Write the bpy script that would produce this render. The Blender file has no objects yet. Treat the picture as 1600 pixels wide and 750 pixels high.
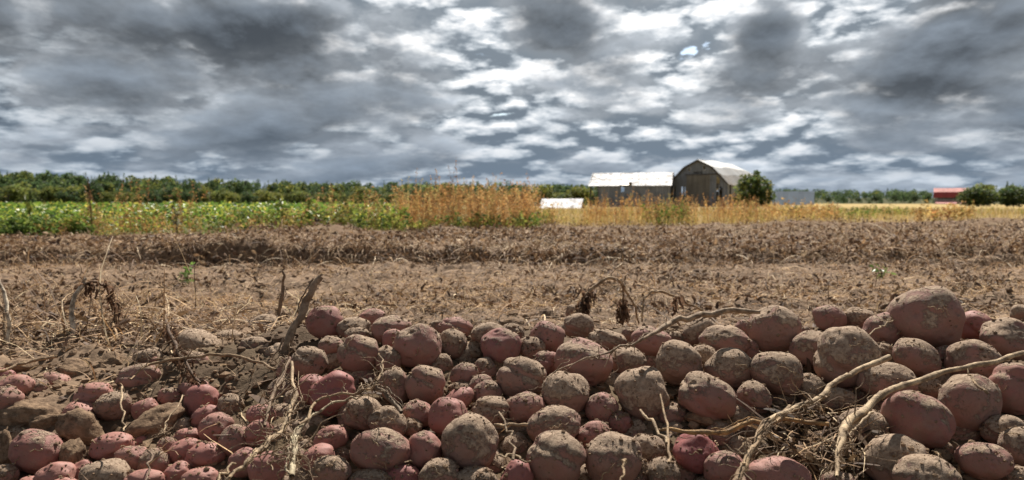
import bpy, bmesh, math, random
import numpy as np
from mathutils import Vector, Matrix, Euler

S = bpy.context.scene
COL = S.collection
R = random.Random(7)
NR = np.random.default_rng(11)

# ------------------------------------------------------------------ camera
F = 1209.0                      # focal length in photo pixels (photo 1600 x 750)
H = 0.42                        # camera height above the field
PITCH = math.atan(55.0 / F)     # horizon at photo row 320
cd = bpy.data.cameras.new("camera")
cam = bpy.data.objects.new("camera", cd)
COL.objects.link(cam)
cam.location = (0, 0, H)
cam.rotation_euler = (math.pi / 2 - PITCH, 0, 0)
cd.sensor_width = 36.0
cd.lens = 36.0 * F / 1600.0
cd.clip_start = 0.02
cd.clip_end = 20000
cd.dof.use_dof = True
cd.dof.focus_distance = 1.30
cd.dof.aperture_fstop = 7.5
S.camera = cam

# ------------------------------------------------------------------ light
SUN_EL, SUN_AZ = math.radians(50), math.radians(11)      # azimuth clockwise from +Y
ld = bpy.data.lights.new("sun", 'SUN')
ld.energy = 5.0
ld.angle = math.radians(0.5)
ld.color = (1.0, 0.93, 0.83)
sun = bpy.data.objects.new("sun", ld)
COL.objects.link(sun)
SUND = Vector((math.sin(SUN_AZ) * math.cos(SUN_EL), math.cos(SUN_AZ) * math.cos(SUN_EL), math.sin(SUN_EL)))
sun.rotation_euler = SUND.to_track_quat('Z', 'Y').to_euler()
sun.location = (0, 0, 60)
S.view_settings.view_transform = 'Standard'
S.view_settings.look = 'None'
S.view_settings.exposure = 0.72
S.view_settings.gamma = 1.0


class G:
    """tiny helper to wire shader nodes"""
    def __init__(s, tree):
        s.t = tree
        s.n = tree.nodes
        s.l = tree.links
        s.n.clear()

    def node(s, typ, **kw):
        n = s.n.new(typ)
        for k, v in kw.items():
            setattr(n, k, v)
        return n

    def put(s, sock, v):
        if isinstance(v, bpy.types.NodeSocket):
            s.l.new(v, sock)
        elif v is not None:
            sock.default_value = v

    def m(s, op, a, b=None, c=None, clamp=False):
        n = s.node('ShaderNodeMath', operation=op)
        n.use_clamp = clamp
        s.put(n.inputs[0], a)
        if b is not None:
            s.put(n.inputs[1], b)
        if c is not None:
            s.put(n.inputs[2], c)
        return n.outputs[0]

    def ss(s, v, a, b, lo=0.0, hi=1.0):
        n = s.node('ShaderNodeMapRange', interpolation_type='SMOOTHSTEP')
        s.put(n.inputs['Value'], v)
        s.put(n.inputs['From Min'], a)
        s.put(n.inputs['From Max'], b)
        s.put(n.inputs['To Min'], lo)
        s.put(n.inputs['To Max'], hi)
        return n.outputs[0]

    def mix(s, f, a, b, mode='MIX'):
        n = s.node('ShaderNodeMix', data_type='RGBA', blend_type=mode)
        s.put(n.inputs[0], f)
        s.put(n.inputs[6], a if not isinstance(a, tuple) else (*a[:3], 1))
        s.put(n.inputs[7], b if not isinstance(b, tuple) else (*b[:3], 1))
        return n.outputs[2]

    def vec(s, x, y, z):
        n = s.node('ShaderNodeCombineXYZ')
        for i, v in enumerate((x, y, z)):
            s.put(n.inputs[i], v)
        return n.outputs[0]

    def vm(s, op, a, b=None):
        n = s.node('ShaderNodeVectorMath', operation=op)
        s.put(n.inputs[0], a)
        if b is not None:
            s.put(n.inputs[3] if op == 'SCALE' else n.inputs[1], b)
        return n.outputs['Value'] if op in ('DOT_PRODUCT', 'LENGTH') else n.outputs[0]

    def noise(s, v, scale, detail=4.0, rough=0.55, dist=0.0, color=False, lac=2.0):
        n = s.node('ShaderNodeTexNoise', noise_dimensions='3D')
        s.put(n.inputs['Vector'], v)
        n.inputs['Scale'].default_value = scale
        n.inputs['Detail'].default_value = detail
        n.inputs['Roughness'].default_value = rough
        n.inputs['Lacunarity'].default_value = lac
        n.inputs['Distortion'].default_value = dist
        return n.outputs['Color' if color else 'Fac']

    def ramp(s, v, stops):
        n = s.node('ShaderNodeValToRGB')
        el = n.color_ramp.elements
        while len(el) < len(stops):
            el.new(0.5)
        for e, (p, c) in zip(el, stops):
            e.position = p
            e.color = (*c, 1) if len(c) == 3 else c
        s.put(n.inputs[0], v)
        return n.outputs[0]

    def bump(s, h, strength, dist, normal=None):
        n = s.node('ShaderNodeBump')
        n.inputs['Strength'].default_value = strength
        n.inputs['Distance'].default_value = dist
        s.put(n.inputs['Height'], h)
        if normal is not None:
            s.put(n.inputs['Normal'], normal)
        return n.outputs[0]


# ------------------------------------------------------------------ sky
# broad thin (-) and thick (+) stretches of the cloud deck: photo x, y, half width, half height, amount
BLOBS = [(1075, 75, 75, 70, -.22), (960, 200, 170, 40, -.12), (1320, 20, 45, 60, -.22), (1490, 60, 130, 60, .18),
         (1380, 150, 170, 35, .10), (330, 75, 240, 60, .10), (600, 130, 220, 40, .10), (90, 100, 110, 50, .08),
         (880, 50, 70, 40, .12), (1190, 55, 60, 30, .14), (430, 6, 100, 14, -.16), (60, 205, 120, 30, -.10), (860, 120, 110, 30, .08),
         (700, 225, 130, 25, -.07), (1100, 125, 120, 30, .03)]
W = bpy.data.worlds.new("World")
S.world = W
W.use_nodes = True
g = G(W.node_tree)
out = g.node('ShaderNodeOutputWorld')
sky = g.node('ShaderNodeTexSky', sky_type='NISHITA')
sky.sun_disc = False
sky.sun_elevation = SUN_EL
sky.sun_rotation = SUN_AZ
bg_sky = g.node('ShaderNodeBackground')
g.put(bg_sky.inputs[0], sky.outputs[0])
bg_sky.inputs[1].default_value = 0.10
tc = g.node('ShaderNodeTexCoord')
sx = g.node('ShaderNodeSeparateXYZ')
g.put(sx.inputs[0], tc.outputs['Generated'])
dx, dy, dz = sx.outputs
dzc = g.m('MAXIMUM', dz, 0.0)


KQ = 0.17


def plane(zoff, seed, zk):
    """where a view ray meets the cloud deck, with some height of its own so that the clouds have flanks"""
    z = g.m('ADD', dzc, zoff)
    q = g.m('ADD', z, KQ)
    px, py = g.m('DIVIDE', dx, q), g.m('DIVIDE', dy, q)
    ux = g.m('DIVIDE', dx, g.m('SQRT', q))
    return g.vec(g.m('ADD', g.m('MULTIPLY', ux, 2.35), seed[0]), g.m('ADD', g.m('MULTIPLY', py, 0.80), seed[1]), g.m('ADD', g.m('MULTIPLY', z, zk), seed[2])), px, py


def billow(p, scale, detail=4.0, rough=0.55):
    """rounded cauliflower heads"""
    v = g.node('ShaderNodeTexVoronoi', feature='F1')
    wob = g.vm('SCALE', g.vm('SUBTRACT', g.noise(p, scale * 1.3, 4.0, 0.6, 0, True), (0.5, 0.5, 0.5)), 0.55 / scale * 1.6)
    g.put(v.inputs['Vector'], g.vm('ADD', p, wob))
    v.inputs['Scale'].default_value = scale
    v.inputs['Detail'].default_value = detail
    v.inputs['Roughness'].default_value = rough
    dd_ = v.outputs['Distance']
    return g.m('SUBTRACT', 1.0, g.m('MULTIPLY', dd_, dd_))


def deck(zoff):
    p, px, py = plane(zoff, (3.1, 7.7, 0.4), 3.5)
    big = g.noise(p, 0.8, 2.0, 0.5, 0.1)
    det = g.noise(p, 2.1, 9.0, 0.62, 0.1)
    bil = billow(p, 2.0, 0.0)
    v = g.m('ADD', g.m('MULTIPLY', big, 0.50), g.m('MULTIPLY', det, 0.42))
    return g.m('ADD', v, g.m('MULTIPLY', g.m('SUBTRACT', bil, 0.55), 0.22)), px, py


def puffs(zoff):
    p, _, _ = plane(zoff, (11.3, 2.2, 5.0), 7.0)
    return g.m('ADD', g.m('MULTIPLY', g.noise(p, 2.4, 9.0, 0.60, 0.1), 0.62), g.m('MULTIPLY', billow(p, 3.2, 1.0), 0.32))


d0, cpx, cpy = deck(0.0)
d1, _, _ = deck(0.020)
b0, b1 = puffs(0.0), puffs(0.013)


def blob(cx, cy, sx_, sy_, amp):
    """a broad thin (amp<0) or thick (amp>0) stretch of the cloud layer"""
    a = g.m('DIVIDE', g.m('SUBTRACT', cpx, cx), sx_)
    b = g.m('DIVIDE', g.m('SUBTRACT', cpy, cy), sy_)
    e = g.m('EXPONENT', g.m('MULTIPLY', g.m('ADD', g.m('MULTIPLY', a, a), g.m('MULTIPLY', b, b)), -1.0))
    return g.m('MULTIPLY', e, amp)


def sky_px(x, y):
    u, e = (x - 800) / F, (320 - y) / F
    n = math.sqrt(u * u + 1 + e * e)
    q = e / n + KQ
    return (u / n / q, 1 / n / q)


d = g.m('ADD', d0, 0.04)
for (x, y, w, h, amp) in BLOBS:
    cx, cy = sky_px(x, y)
    x1_, y1_ = sky_px(x + w, y)
    x2_, y2_ = sky_px(x, y + h)
    d = g.m('ADD', d, blob(cx, cy, abs(x1_ - cx), abs(y2_ - cy), amp))
d = g.m('ADD', d, g.ss(dz, 0.24, 0.48, 0.0, 0.13))             # unseen overhead cloud thickened to lower the ambient light
# far bright cumulus, their flanks lit from above
lum = g.m('ADD', 0.37, g.m('MULTIPLY', g.m('SUBTRACT', b0, b1), 1.7))
lum = g.m('ADD', lum, g.m('MULTIPLY', g.m('SUBTRACT', b0, 0.47), 0.95))
fp, _, _ = plane(0.0, (1.3, 4.2, 9.0), 14.0)
lum = g.m('MULTIPLY', lum, g.ss(g.noise(fp, 9.0, 7.0, 0.65, 0.1), 0.25, 0.75, 0.68, 1.28))
sd = g.vm('DOT_PRODUCT', tc.outputs['Generated'], tuple(SUND))
glow = g.ss(sd, 0.60, 0.84, 0.72, 1.42)
lum = g.m('MULTIPLY', g.m('SMOOTH_MIN', g.m('SMOOTH_MAX', lum, 0.16, 0.07), 0.85, 0.3), glow)
cb = g.mix(1.0, g.vec(lum, lum, lum), g.ramp(lum, [(0.0, (0.72, 0.95, 1.22)), (0.3, (0.88, 1.0, 1.12)), (0.75, (1.0, 1.01, 1.02))]), 'MULTIPLY')
# nearer dark masses in front of them
thick = g.ss(d, 0.42, 0.70)
lit = g.m('ADD', 1.0, g.m('MULTIPLY', g.m('SUBTRACT', d0, d1), 6.5))
lit = g.m('MINIMUM', g.m('MAXIMUM', lit, 0.55), 2.4)
cf = g.ramp(thick, [(0.0, (0.47, 0.49, 0.51)), (0.30, (0.27, 0.29, 0.315)), (0.55, (0.160, 0.180, 0.203)), (1.0, (0.098, 0.115, 0.136))])
cf = g.mix(1.0, cf, g.vec(lit, lit, lit), 'MULTIPLY')
cc = g.mix(g.ss(d, 0.40, 0.60), cb, cf)
low = g.ss(dz, 0.0, 0.15, 0.85, 0.0)                            # distance veils the farthest clouds blue
cc = g.mix(low, cc, g.mix(0.52, (0.165, 0.235, 0.33), cc))
bg_c = g.node('ShaderNodeBackground')
g.put(bg_c.inputs[0], cc)
bg_c.inputs[1].default_value = 0.84
mx = g.node('ShaderNodeMixShader')
g.put(mx.inputs[0], g.ss(g.m('ADD', b0, g.m('ADD', g.ss(d, 0.40, 0.5), g.ss(dz, 0.05, 0.12, 1.0, 0.0))), 0.10, 0.27))
g.l.new(bg_sky.outputs[0], mx.inputs[1])
g.l.new(bg_c.outputs[0], mx.inputs[2])
g.l.new(mx.outputs[0], out.inputs[0])
W.cycles.sampling_method = 'MANUAL'
W.cycles.sample_map_resolution = 512

# ------------------------------------------------------------------ helpers
FWD = np.array((0, math.cos(PITCH), -math.sin(PITCH)))
UPV = np.array((0, math.sin(PITCH), math.cos(PITCH)))
RGT = np.array((1.0, 0, 0))
CAM = np.array((0, 0, H))


def ray(x, y):
    return FWD + (x - 800) / F * RGT + (375 - y) / F * UPV


def at(x, y, Y):
    """the point of the place seen at photo pixel x, y when it stands Y metres ahead"""
    dd = ray(x, y)
    return CAM + dd * (Y / dd[1])


def _hash(ix, iy, iz, seed):
    h = (ix.astype(np.int64) * 374761393 + iy.astype(np.int64) * 668265263 + iz.astype(np.int64) * 2147483647 + seed * 1274126177) & 0x7fffffff
    h = ((h ^ (h >> 13)) * 1274126177) & 0x7fffffff
    return ((h ^ (h >> 16)) & 0xffff) / 32767.5 - 1.0


def vnoise(p, seed=0):
    """smooth value noise, p (N,3) -> (N,) in about -1..1"""
    i = np.floor(p)
    f = p - i
    i = i.astype(np.int64)
    u = f * f * f * (f * (f * 6 - 15) + 10)
    r = 0
    for a in (0, 1):
        wx = u[:, 0] if a else 1 - u[:, 0]
        for b in (0, 1):
            wy = u[:, 1] if b else 1 - u[:, 1]
            for c in (0, 1):
                wz = u[:, 2] if c else 1 - u[:, 2]
                r = r + wx * wy * wz * _hash(i[:, 0] + a, i[:, 1] + b, i[:, 2] + c, seed)
    return r


def fbm(p, octs=4, seed=0, gain=0.5):
    r, a, q = 0, 1.0, p.copy()
    for o in range(octs):
        r = r + a * vnoise(q, seed + o * 17)
        q = q * 2.03 + 5.1
        a *= gain
    return r


def sstep(a, b, v):
    t = np.clip((v - a) / (b - a), 0, 1)
    return t * t * (3 - 2 * t)


def np_mesh(name, V, Fq, mat, cols=None, smooth=False, colname='col'):
    """mesh from numpy arrays; faces (M,3) or (M,4)"""
    me = bpy.data.meshes.new(name)
    V = np.asarray(V, dtype=np.float32)
    Fq = np.asarray(Fq, dtype=np.int32)
    k = Fq.shape[1]
    me.vertices.add(len(V))
    me.vertices.foreach_set('co', V.ravel())
    me.loops.add(Fq.size)
    me.loops.foreach_set('vertex_index', Fq.ravel())
    me.polygons.add(len(Fq))
    me.polygons.foreach_set('loop_start', np.arange(0, Fq.size, k, dtype=np.int32))
    me.polygons.foreach_set('loop_total', np.full(len(Fq), k, dtype=np.int32))
    me.polygons.foreach_set('use_smooth', np.full(len(Fq), smooth))
    if cols is not None:
        ca = me.color_attributes.new(colname, 'FLOAT_COLOR', 'POINT')
        c4 = np.ones((len(V), 4), dtype=np.float32)
        c4[:, :cols.shape[1]] = cols
        ca.data.foreach_set('color', c4.ravel())
    me.update(calc_edges=True)
    me.materials.append(mat)
    return me


def link(name, me, parent=None, loc=None):
    o = bpy.data.objects.new(name, me)
    COL.objects.link(o)
    if parent is not None:
        o.parent = parent
    if loc is not None:
        o.location = loc
    return o


def tag(o, label=None, cat=None, group=None, kind=None):
    for k, v in (('label', label), ('category', cat), ('group', group), ('kind', kind)):
        if v:
            o[k] = v
    return o


def thing(name, label, cat, loc=(0, 0, 0), rotz=0.0, group=None):
    o = bpy.data.objects.new(name, None)
    COL.objects.link(o)
    o.empty_display_size = 0.1
    o.location = loc
    o.rotation_euler = (0, 0, rotz)
    return tag(o, label, cat, group)


# ------------------------------------------------------------------ materials
def mat(name):
    m = bpy.data.materials.new(name)
    m.use_nodes = True
    gg = G(m.node_tree)
    o = gg.node('ShaderNodeOutputMaterial')
    return m, gg, o


def principled(gg, o, col, rough=0.8, metal=0.0, spec=0.3, normal=None):
    b = gg.node('ShaderNodeBsdfPrincipled')
    gg.put(b.inputs['Base Color'], (*col, 1) if isinstance(col, tuple) else col)
    gg.put(b.inputs['Roughness'], rough)
    gg.put(b.inputs['Metallic'], metal)
    gg.put(b.inputs['Specular IOR Level'], spec)
    if normal is not None:
        gg.put(b.inputs['Normal'], normal)
    gg.l.new(b.outputs[0], o.inputs[0])
    return b


def leaf_mat(name, trans=0.4, rough=0.55, spec=0.35, noise_scale=20.0, amt=0.25):
    """colour from the mesh's own colour attribute; lets some light through"""
    m, gg, o = mat(name)
    a = gg.node('ShaderNodeAttribute', attribute_name='col')
    pos = gg.node('ShaderNodeNewGeometry')
    n = gg.noise(pos.outputs['Position'], noise_scale, 3.0)
    k = gg.ss(n, 0.3, 0.7, 1 - amt, 1 + amt)
    c = gg.mix(1.0, a.outputs['Color'], gg.vec(k, k, k), 'MULTIPLY')
    b = gg.node('ShaderNodeBsdfPrincipled')
    gg.put(b.inputs['Base Color'], c)
    b.inputs['Roughness'].default_value = rough
    b.inputs['Specular IOR Level'].default_value = spec
    t = gg.node('ShaderNodeBsdfTranslucent')
    gg.put(t.inputs[0], c)
    mx = gg.node('ShaderNodeMixShader')
    mx.inputs[0].default_value = trans
    gg.l.new(b.outputs[0], mx.inputs[1])
    gg.l.new(t.outputs[0], mx.inputs[2])
    gg.l.new(mx.outputs[0], o.inputs[0])
    return m


M_LEAF = leaf_mat("crop_leaf", 0.45, 0.42, 0.4)
M_TREE = leaf_mat("tree_foliage", 0.55, 0.6, 0.2, 0.7)
M_WEED = leaf_mat("weed", 0.45, 0.7, 0.2)
M_STRAW = leaf_mat("straw", 0.15, 0.7, 0.25, 90.0, 0.35)


def soil_nodes(gg, pos, scale=1.0):
    n1 = gg.noise(pos, 3.0 * scale, 6.0, 0.6)
    n2 = gg.noise(pos, 26.0 * scale, 8.0, 0.65)
    n3 = gg.noise(pos, 140.0 * scale, 4.0, 0.6)
    c = gg.mix(gg.ss(n2, 0.36, 0.66), (0.085, 0.056, 0.038), (0.255, 0.178, 0.120))
    c = gg.mix(gg.m('MULTIPLY', gg.ss(n1, 0.4, 0.65), 0.30), c, (0.33, 0.225, 0.145))
    c = gg.mix(gg.m('MULTIPLY', gg.ss(n3, 0.52, 0.72), 0.35), c, (0.40, 0.29, 0.20))
    h = gg.m('ADD', gg.m('MULTIPLY', n2, 1.0), gg.m('MULTIPLY', n3, 0.35))
    return c, h


M_SOIL, gg, o = mat("field_soil")
pos = gg.node('ShaderNodeNewGeometry').outputs['Position']
c, h = soil_nodes(gg, pos)
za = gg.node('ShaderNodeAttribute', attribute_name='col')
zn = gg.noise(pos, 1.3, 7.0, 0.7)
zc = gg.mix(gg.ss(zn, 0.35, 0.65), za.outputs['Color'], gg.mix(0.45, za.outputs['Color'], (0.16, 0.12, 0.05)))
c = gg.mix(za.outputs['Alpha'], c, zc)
principled(gg, o, c, 0.95, 0, 0.15, gg.bump(h, 0.9, 0.007))

M_CLOD, gg, o = mat("clod_soil")
tcn = gg.node('ShaderNodeTexCoord').outputs['Object']
c, h = soil_nodes(gg, gg.vm('SCALE', tcn, 1.0), 0.12)
pos = gg.node('ShaderNodeNewGeometry').outputs['Position']
h2 = gg.noise(pos, 160.0, 6.0, 0.65)
c = gg.mix(1.0, c, (1.08, 1.06, 1.02), 'MULTIPLY')
principled(gg, o, c, 0.95, 0, 0.15, gg.bump(gg.m('ADD', h, h2), 0.9, 0.0025))

# potatoes: red skin, dust and caked soil; the object's own colour sets how dirty (r) and how red (g) it is
M_POT, gg, o = mat("potato_skin")
oi = gg.node('ShaderNodeObjectInfo')
sp = gg.node('ShaderNodeSeparateColor')
gg.put(sp.inputs[0], oi.outputs['Color'])
dirt, red = sp.outputs[0], sp.outputs[1]
tcn = gg.node('ShaderNodeTexCoord').outputs['Object']
q = gg.vm('ADD', tcn, gg.vec(gg.m('MULTIPLY', oi.outputs['Random'], 91.0), gg.m('MULTIPLY', oi.outputs['Random'], 37.0), 0.0))
n1 = gg.noise(q, 1.25, 5.0, 0.6, 0.3)
n2 = gg.noise(q, 6.0, 8.0, 0.66)
n3 = gg.noise(q, 24.0, 5.0, 0.65)
n4 = gg.noise(q, 2.6, 4.0, 0.6)
geo = gg.node('ShaderNodeNewGeometry')
sn = gg.node('ShaderNodeSeparateXYZ')
gg.put(sn.inputs[0], geo.outputs['Normal'])
eye = gg.node('ShaderNodeAttribute', attribute_name='eye')
up = sn.outputs[2]                                             # soil settles on what faces up
s_ = gg.m('ADD', gg.m('MULTIPLY', n1, 0.9), gg.m('MULTIPLY', n2, 0.42))
s_ = gg.m('ADD', s_, gg.m('MULTIPLY', gg.m('SUBTRACT', up, 0.25), 0.27))
s_ = gg.m('ADD', s_, gg.m('MULTIPLY', gg.m('SUBTRACT', dirt, 0.645), 0.68))
crust = gg.ss(s_, 0.69, 0.83)
veil = gg.ss(gg.m('ADD', gg.m('ADD', gg.m('MULTIPLY', n4, 0.8), gg.m('MULTIPLY', n3, 0.3)), gg.m('MULTIPLY', gg.m('SUBTRACT', dirt, 0.5), 0.8)), 0.28, 0.86, 0.16, 0.82)
skin = gg.mix(red, (0.43, 0.215, 0.170), (0.250, 0.064, 0.072))
skin = gg.mix(gg.ss(n2, 0.4, 0.7, 0.0, 0.35), skin, (0.33, 0.12, 0.10))
skin = gg.mix(gg.m('MULTIPLY', eye.outputs['Fac'], 0.75), skin, (0.10, 0.012, 0.025))
dust = gg.mix(n3, (0.225, 0.140, 0.108), (0.325, 0.222, 0.170))
cake = gg.mix(gg.ss(n2, 0.35, 0.65), (0.265, 0.185, 0.130), (0.48, 0.36, 0.262))
cake = gg.mix(gg.ss(n3, 0.5, 0.75, 0.0, 0.6), cake, (0.52, 0.41, 0.30))
vo = gg.node('ShaderNodeTexVoronoi', feature='F1')
gg.put(vo.inputs['Vector'], q)
vo.inputs['Scale'].default_value = 30.0
crumb = gg.ss(vo.outputs['Distance'], 0.12, 0.34, 1.0, 0.0)     # single grains stuck to the skin
vsep = gg.node('ShaderNodeSeparateColor')
gg.put(vsep.inputs[0], vo.outputs['Color'])
crumb = gg.m('MULTIPLY', crumb, gg.ss(gg.m('ADD', vsep.outputs[0], gg.m('MULTIPLY', crust, 0.5)), 0.55, 0.75))
c = gg.mix(veil, skin, dust)
c = gg.mix(crust, c, cake)
c = gg.mix(gg.m('MULTIPLY', crumb, 0.7), c, gg.mix(vsep.outputs[1], (0.22, 0.155, 0.11), (0.50, 0.40, 0.30)))
rg = gg.m('ADD', 0.55, gg.m('MULTIPLY', gg.m('MAXIMUM', crust, veil), 0.4))
hh = gg.m('ADD', gg.m('MULTIPLY', crust, 0.35), gg.m('MULTIPLY', gg.m('MULTIPLY', n3, gg.m('ADD', crust, 0.12)), 0.55))
hh = gg.m('ADD', hh, gg.m('MULTIPLY', gg.m('MULTIPLY', n2, gg.m('ADD', crust, 0.1)), 0.8))
hh = gg.m('ADD', hh, gg.m('MULTIPLY', crumb, 0.55))
principled(gg, o, c, rg, 0, 0.28, gg.bump(hh, 1.0, 0.0021))

M_VINE, gg, o = mat("dead_vine")
tcn = gg.node('ShaderNodeNewGeometry').outputs['Position']
a = gg.node('ShaderNodeAttribute', attribute_name='col')
n1 = gg.noise(tcn, 55.0, 6.0, 0.65)
n2 = gg.noise(tcn, 330.0, 4.0, 0.6)
c = gg.mix(gg.ss(n1, 0.40, 0.62), gg.mix(0.72, a.outputs['Color'], (0.12, 0.075, 0.045)), a.outputs['Color'])
c = gg.mix(gg.ss(n2, 0.5, 0.75, 0, 0.45), c, (0.15, 0.10, 0.065))
principled(gg, o, c, 0.75, 0, 0.25, gg.bump(gg.m('ADD', n1, n2), 0.7, 0.002))

M_BARK, gg, o = mat("tree_bark")
pos = gg.node('ShaderNodeNewGeometry').outputs['Position']
c = gg.mix(gg.noise(pos, 3.0), (0.07, 0.055, 0.042), (0.15, 0.12, 0.095))
principled(gg, o, c, 0.9)


def wood_mat(name, a, b, scale=1.0):
    m, gg, o = mat(name)
    p = gg.node('ShaderNodeTexCoord').outputs['Object']
    mp = gg.node('ShaderNodeMapping')
    mp.inputs['Scale'].default_value = (2.2 * scale, 2.2 * scale, 0.12)
    gg.put(mp.inputs[0], p)
    n = gg.noise(mp.outputs[0], 1.6, 6.0, 0.7)
    n2 = gg.noise(p, 0.5, 5.0, 0.6)
    c = gg.mix(gg.ss(n, 0.32, 0.68), a, b)
    c = gg.mix(gg.ss(n2, 0.45, 0.7, 0.0, 0.4), c, (0.10, 0.098, 0.095))
    principled(gg, o, c, 0.85, 0, 0.2, gg.bump(n, 0.5, 0.03))
    return m


def roof_mat(name, col, rust, rough=0.42, metal=0.85, rustamt=0.5):
    m, gg, o = mat(name)
    p = gg.node('ShaderNodeTexCoord').outputs['Object']
    oi = gg.node('ShaderNodeObjectInfo')
    q = gg.vm('ADD', p, gg.vec(gg.m('MULTIPLY', oi.outputs['Random'], 40.0), 0.0, 0.0))
    n = gg.noise(q, 0.8, 6.0, 0.7)
    n2 = gg.noise(q, 3.5, 5.0, 0.65)
    f = gg.m('MULTIPLY', gg.ss(gg.m('ADD', gg.m('MULTIPLY', n, 0.6), gg.m('MULTIPLY', n2, 0.4)), 0.46, 0.62), rustamt)
    k = gg.ss(oi.outputs['Random'], 0.0, 1.0, 0.86, 1.06)
    c = gg.mix(f, gg.mix(1.0, col, gg.vec(k, k, k), 'MULTIPLY'), rust)
    principled(gg, o, c, gg.m('ADD', rough, gg.m('MULTIPLY', f, 0.35)), gg.m('MULTIPLY', gg.m('SUBTRACT', 1.0, f), metal), 0.5)
    return m


M_WOOD = wood_mat("weathered_board", (0.19, 0.208, 0.235), (0.34, 0.36, 0.395))
M_WOOD2 = wood_mat("door_board", (0.20, 0.185, 0.16), (0.30, 0.28, 0.245))
M_WOODD = wood_mat("old_timber", (0.07, 0.06, 0.05), (0.12, 0.105, 0.09))
M_ROOF = roof_mat("galvanised_sheet", (0.33, 0.34, 0.36), (0.20, 0.16, 0.13), 0.62, 0.40, 0.5)
M_ROOFR = roof_mat("rusty_sheet", (0.50, 0.49, 0.475), (0.30, 0.22, 0.16), 0.5, 0.6, 0.8)
M_ROOFP = roof_mat("pale_sheet", (0.68, 0.69, 0.70), (0.46, 0.42, 0.38), 0.5, 0.3, 0.5)
M_ROOFPINK = roof_mat("red_sheet_glint", (0.60, 0.27, 0.25), (0.40, 0.16, 0.15), 0.8, 0.0, 0.5)  # sun glint on upper slope and lean-to painted into the base colour
M_ROOFRED = roof_mat("red_sheet", (0.36, 0.055, 0.055), (0.25, 0.07, 0.06), 0.7, 0.0, 0.5)
M_ROOFBLUE = roof_mat("grey_sheet", (0.25, 0.315, 0.40), (0.22, 0.27, 0.33), 0.75, 0.1, 0.5)
M_WHITE, gg, o = mat("white_paint")
principled(gg, o, gg.mix(gg.noise(gg.node('ShaderNodeTexCoord').outputs['Object'], 2.0), (0.72, 0.72, 0.70), (0.8, 0.8, 0.79)), 0.4)
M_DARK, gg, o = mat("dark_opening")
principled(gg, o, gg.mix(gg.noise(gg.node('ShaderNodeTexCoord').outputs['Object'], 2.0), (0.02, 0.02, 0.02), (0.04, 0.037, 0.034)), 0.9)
M_GLASS, gg, o = mat("window_glass")
principled(gg, o, (0.03, 0.035, 0.04), 0.1, 0, 0.5)

# ------------------------------------------------------------------ terrain
RY = [0.2, .80, 1.0, 1.2, 1.4, 1.5, 1.62, 1.9, 2.3, 3.0]
RZ = [0.0, .015, .055, .115, .165, .175, .150, .05, .01, 0.0]
LY = [0.2, .80, 1.0, 1.15, 1.3, 1.45, 1.7, 2.0, 2.5, 3.0]
LZ = [0.0, .005, .025, .055, .10, .125, .115, .095, .03, 0.0]


def pile_z(X, Y):
    w = sstep(-.52, -.36, X + 0.06 * np.sin(Y * 5))
    return np.interp(Y, RY, RZ) * w + np.interp(Y, LY, LZ) * (1 - w)


EX = [-400, -60, -7, -5, -1.2, 1.0, 10, 60, 400]
EY = [8.3, 8.3, 8.3, 8.6, 9.6, 13.0, 16.5, 18, 18]


def edge_y(X):
    """where the harvested field ends"""
    return np.interp(X, EX, EY)


def far_z(X, Y):
    # the land lifts gently to the far fields on the right, and to wooded hills
    z = 0.8 * sstep(60, 300, Y) * sstep(0.20, 0.36, X / np.maximum(Y, 1))
    hill = np.interp(X / np.maximum(Y, 1), [-1.2, -.66, -.45, -.33, -.16, 0.0, .09, .2, .35, .5, .8], [13, 12, 8.5, 6.0, 4.6, 4.2, 2.6, 2.5, 4.2, 3.6, 4.0])
    return z + hill * sstep(330, 470, Y) + 1.6 * hill * sstep(600, 1500, Y)


def bank_y(X):
    """the dug edge of the standing rows wanders"""
    p = np.stack([X * .45, X * 0 + 3.3, X * 0], 1)
    q = np.stack([X * 3.1, X * 0 + 1.3, X * 0], 1)
    return 5.38 + .30 * vnoise(p, 5) + .09 * vnoise(q, 6) + .02 * vnoise(q * 3, 7)


def rows_z(X, Y):
    e = edge_y(X)
    out_ = 1 - sstep(e - 0.5, e + 0.6, Y)
    by = bank_y(X)
    hb = .078 * (1 + .85 * vnoise(np.stack([X * .8, X * 0 + 8.1, X * 0], 1), 15) + .45 * vnoise(np.stack([X * 3.7, X * 0 + 2.1, X * 0], 1), 16))
    hb = hb * np.interp(X, [-4, -2.5, -2.0, .5, .9, 1.5, 3.0], [.35, .45, 1.0, 1.0, .55, .9, .75])
    w = 0.10 * vnoise(np.stack([X * .5, Y * 0 + 3.3, X * 0], 1), 5)
    c = 0.5 + 0.5 * np.cos(2 * np.pi * (Y + w - 5.55) / 0.86)
    lump = 1 + 0.5 * vnoise(np.stack([X * 1.3, Y * 1.0, X * 0], 1), 9)
    return out_ * (sstep(by, by + .05 + .11 * (.5 + .5 * vnoise(np.stack([X * 1.1, X * 0 + 4.4, X * 0], 1), 18)), Y) * hb + sstep(by, by + .3, Y) * .038 * c ** .8 * lump)


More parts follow.
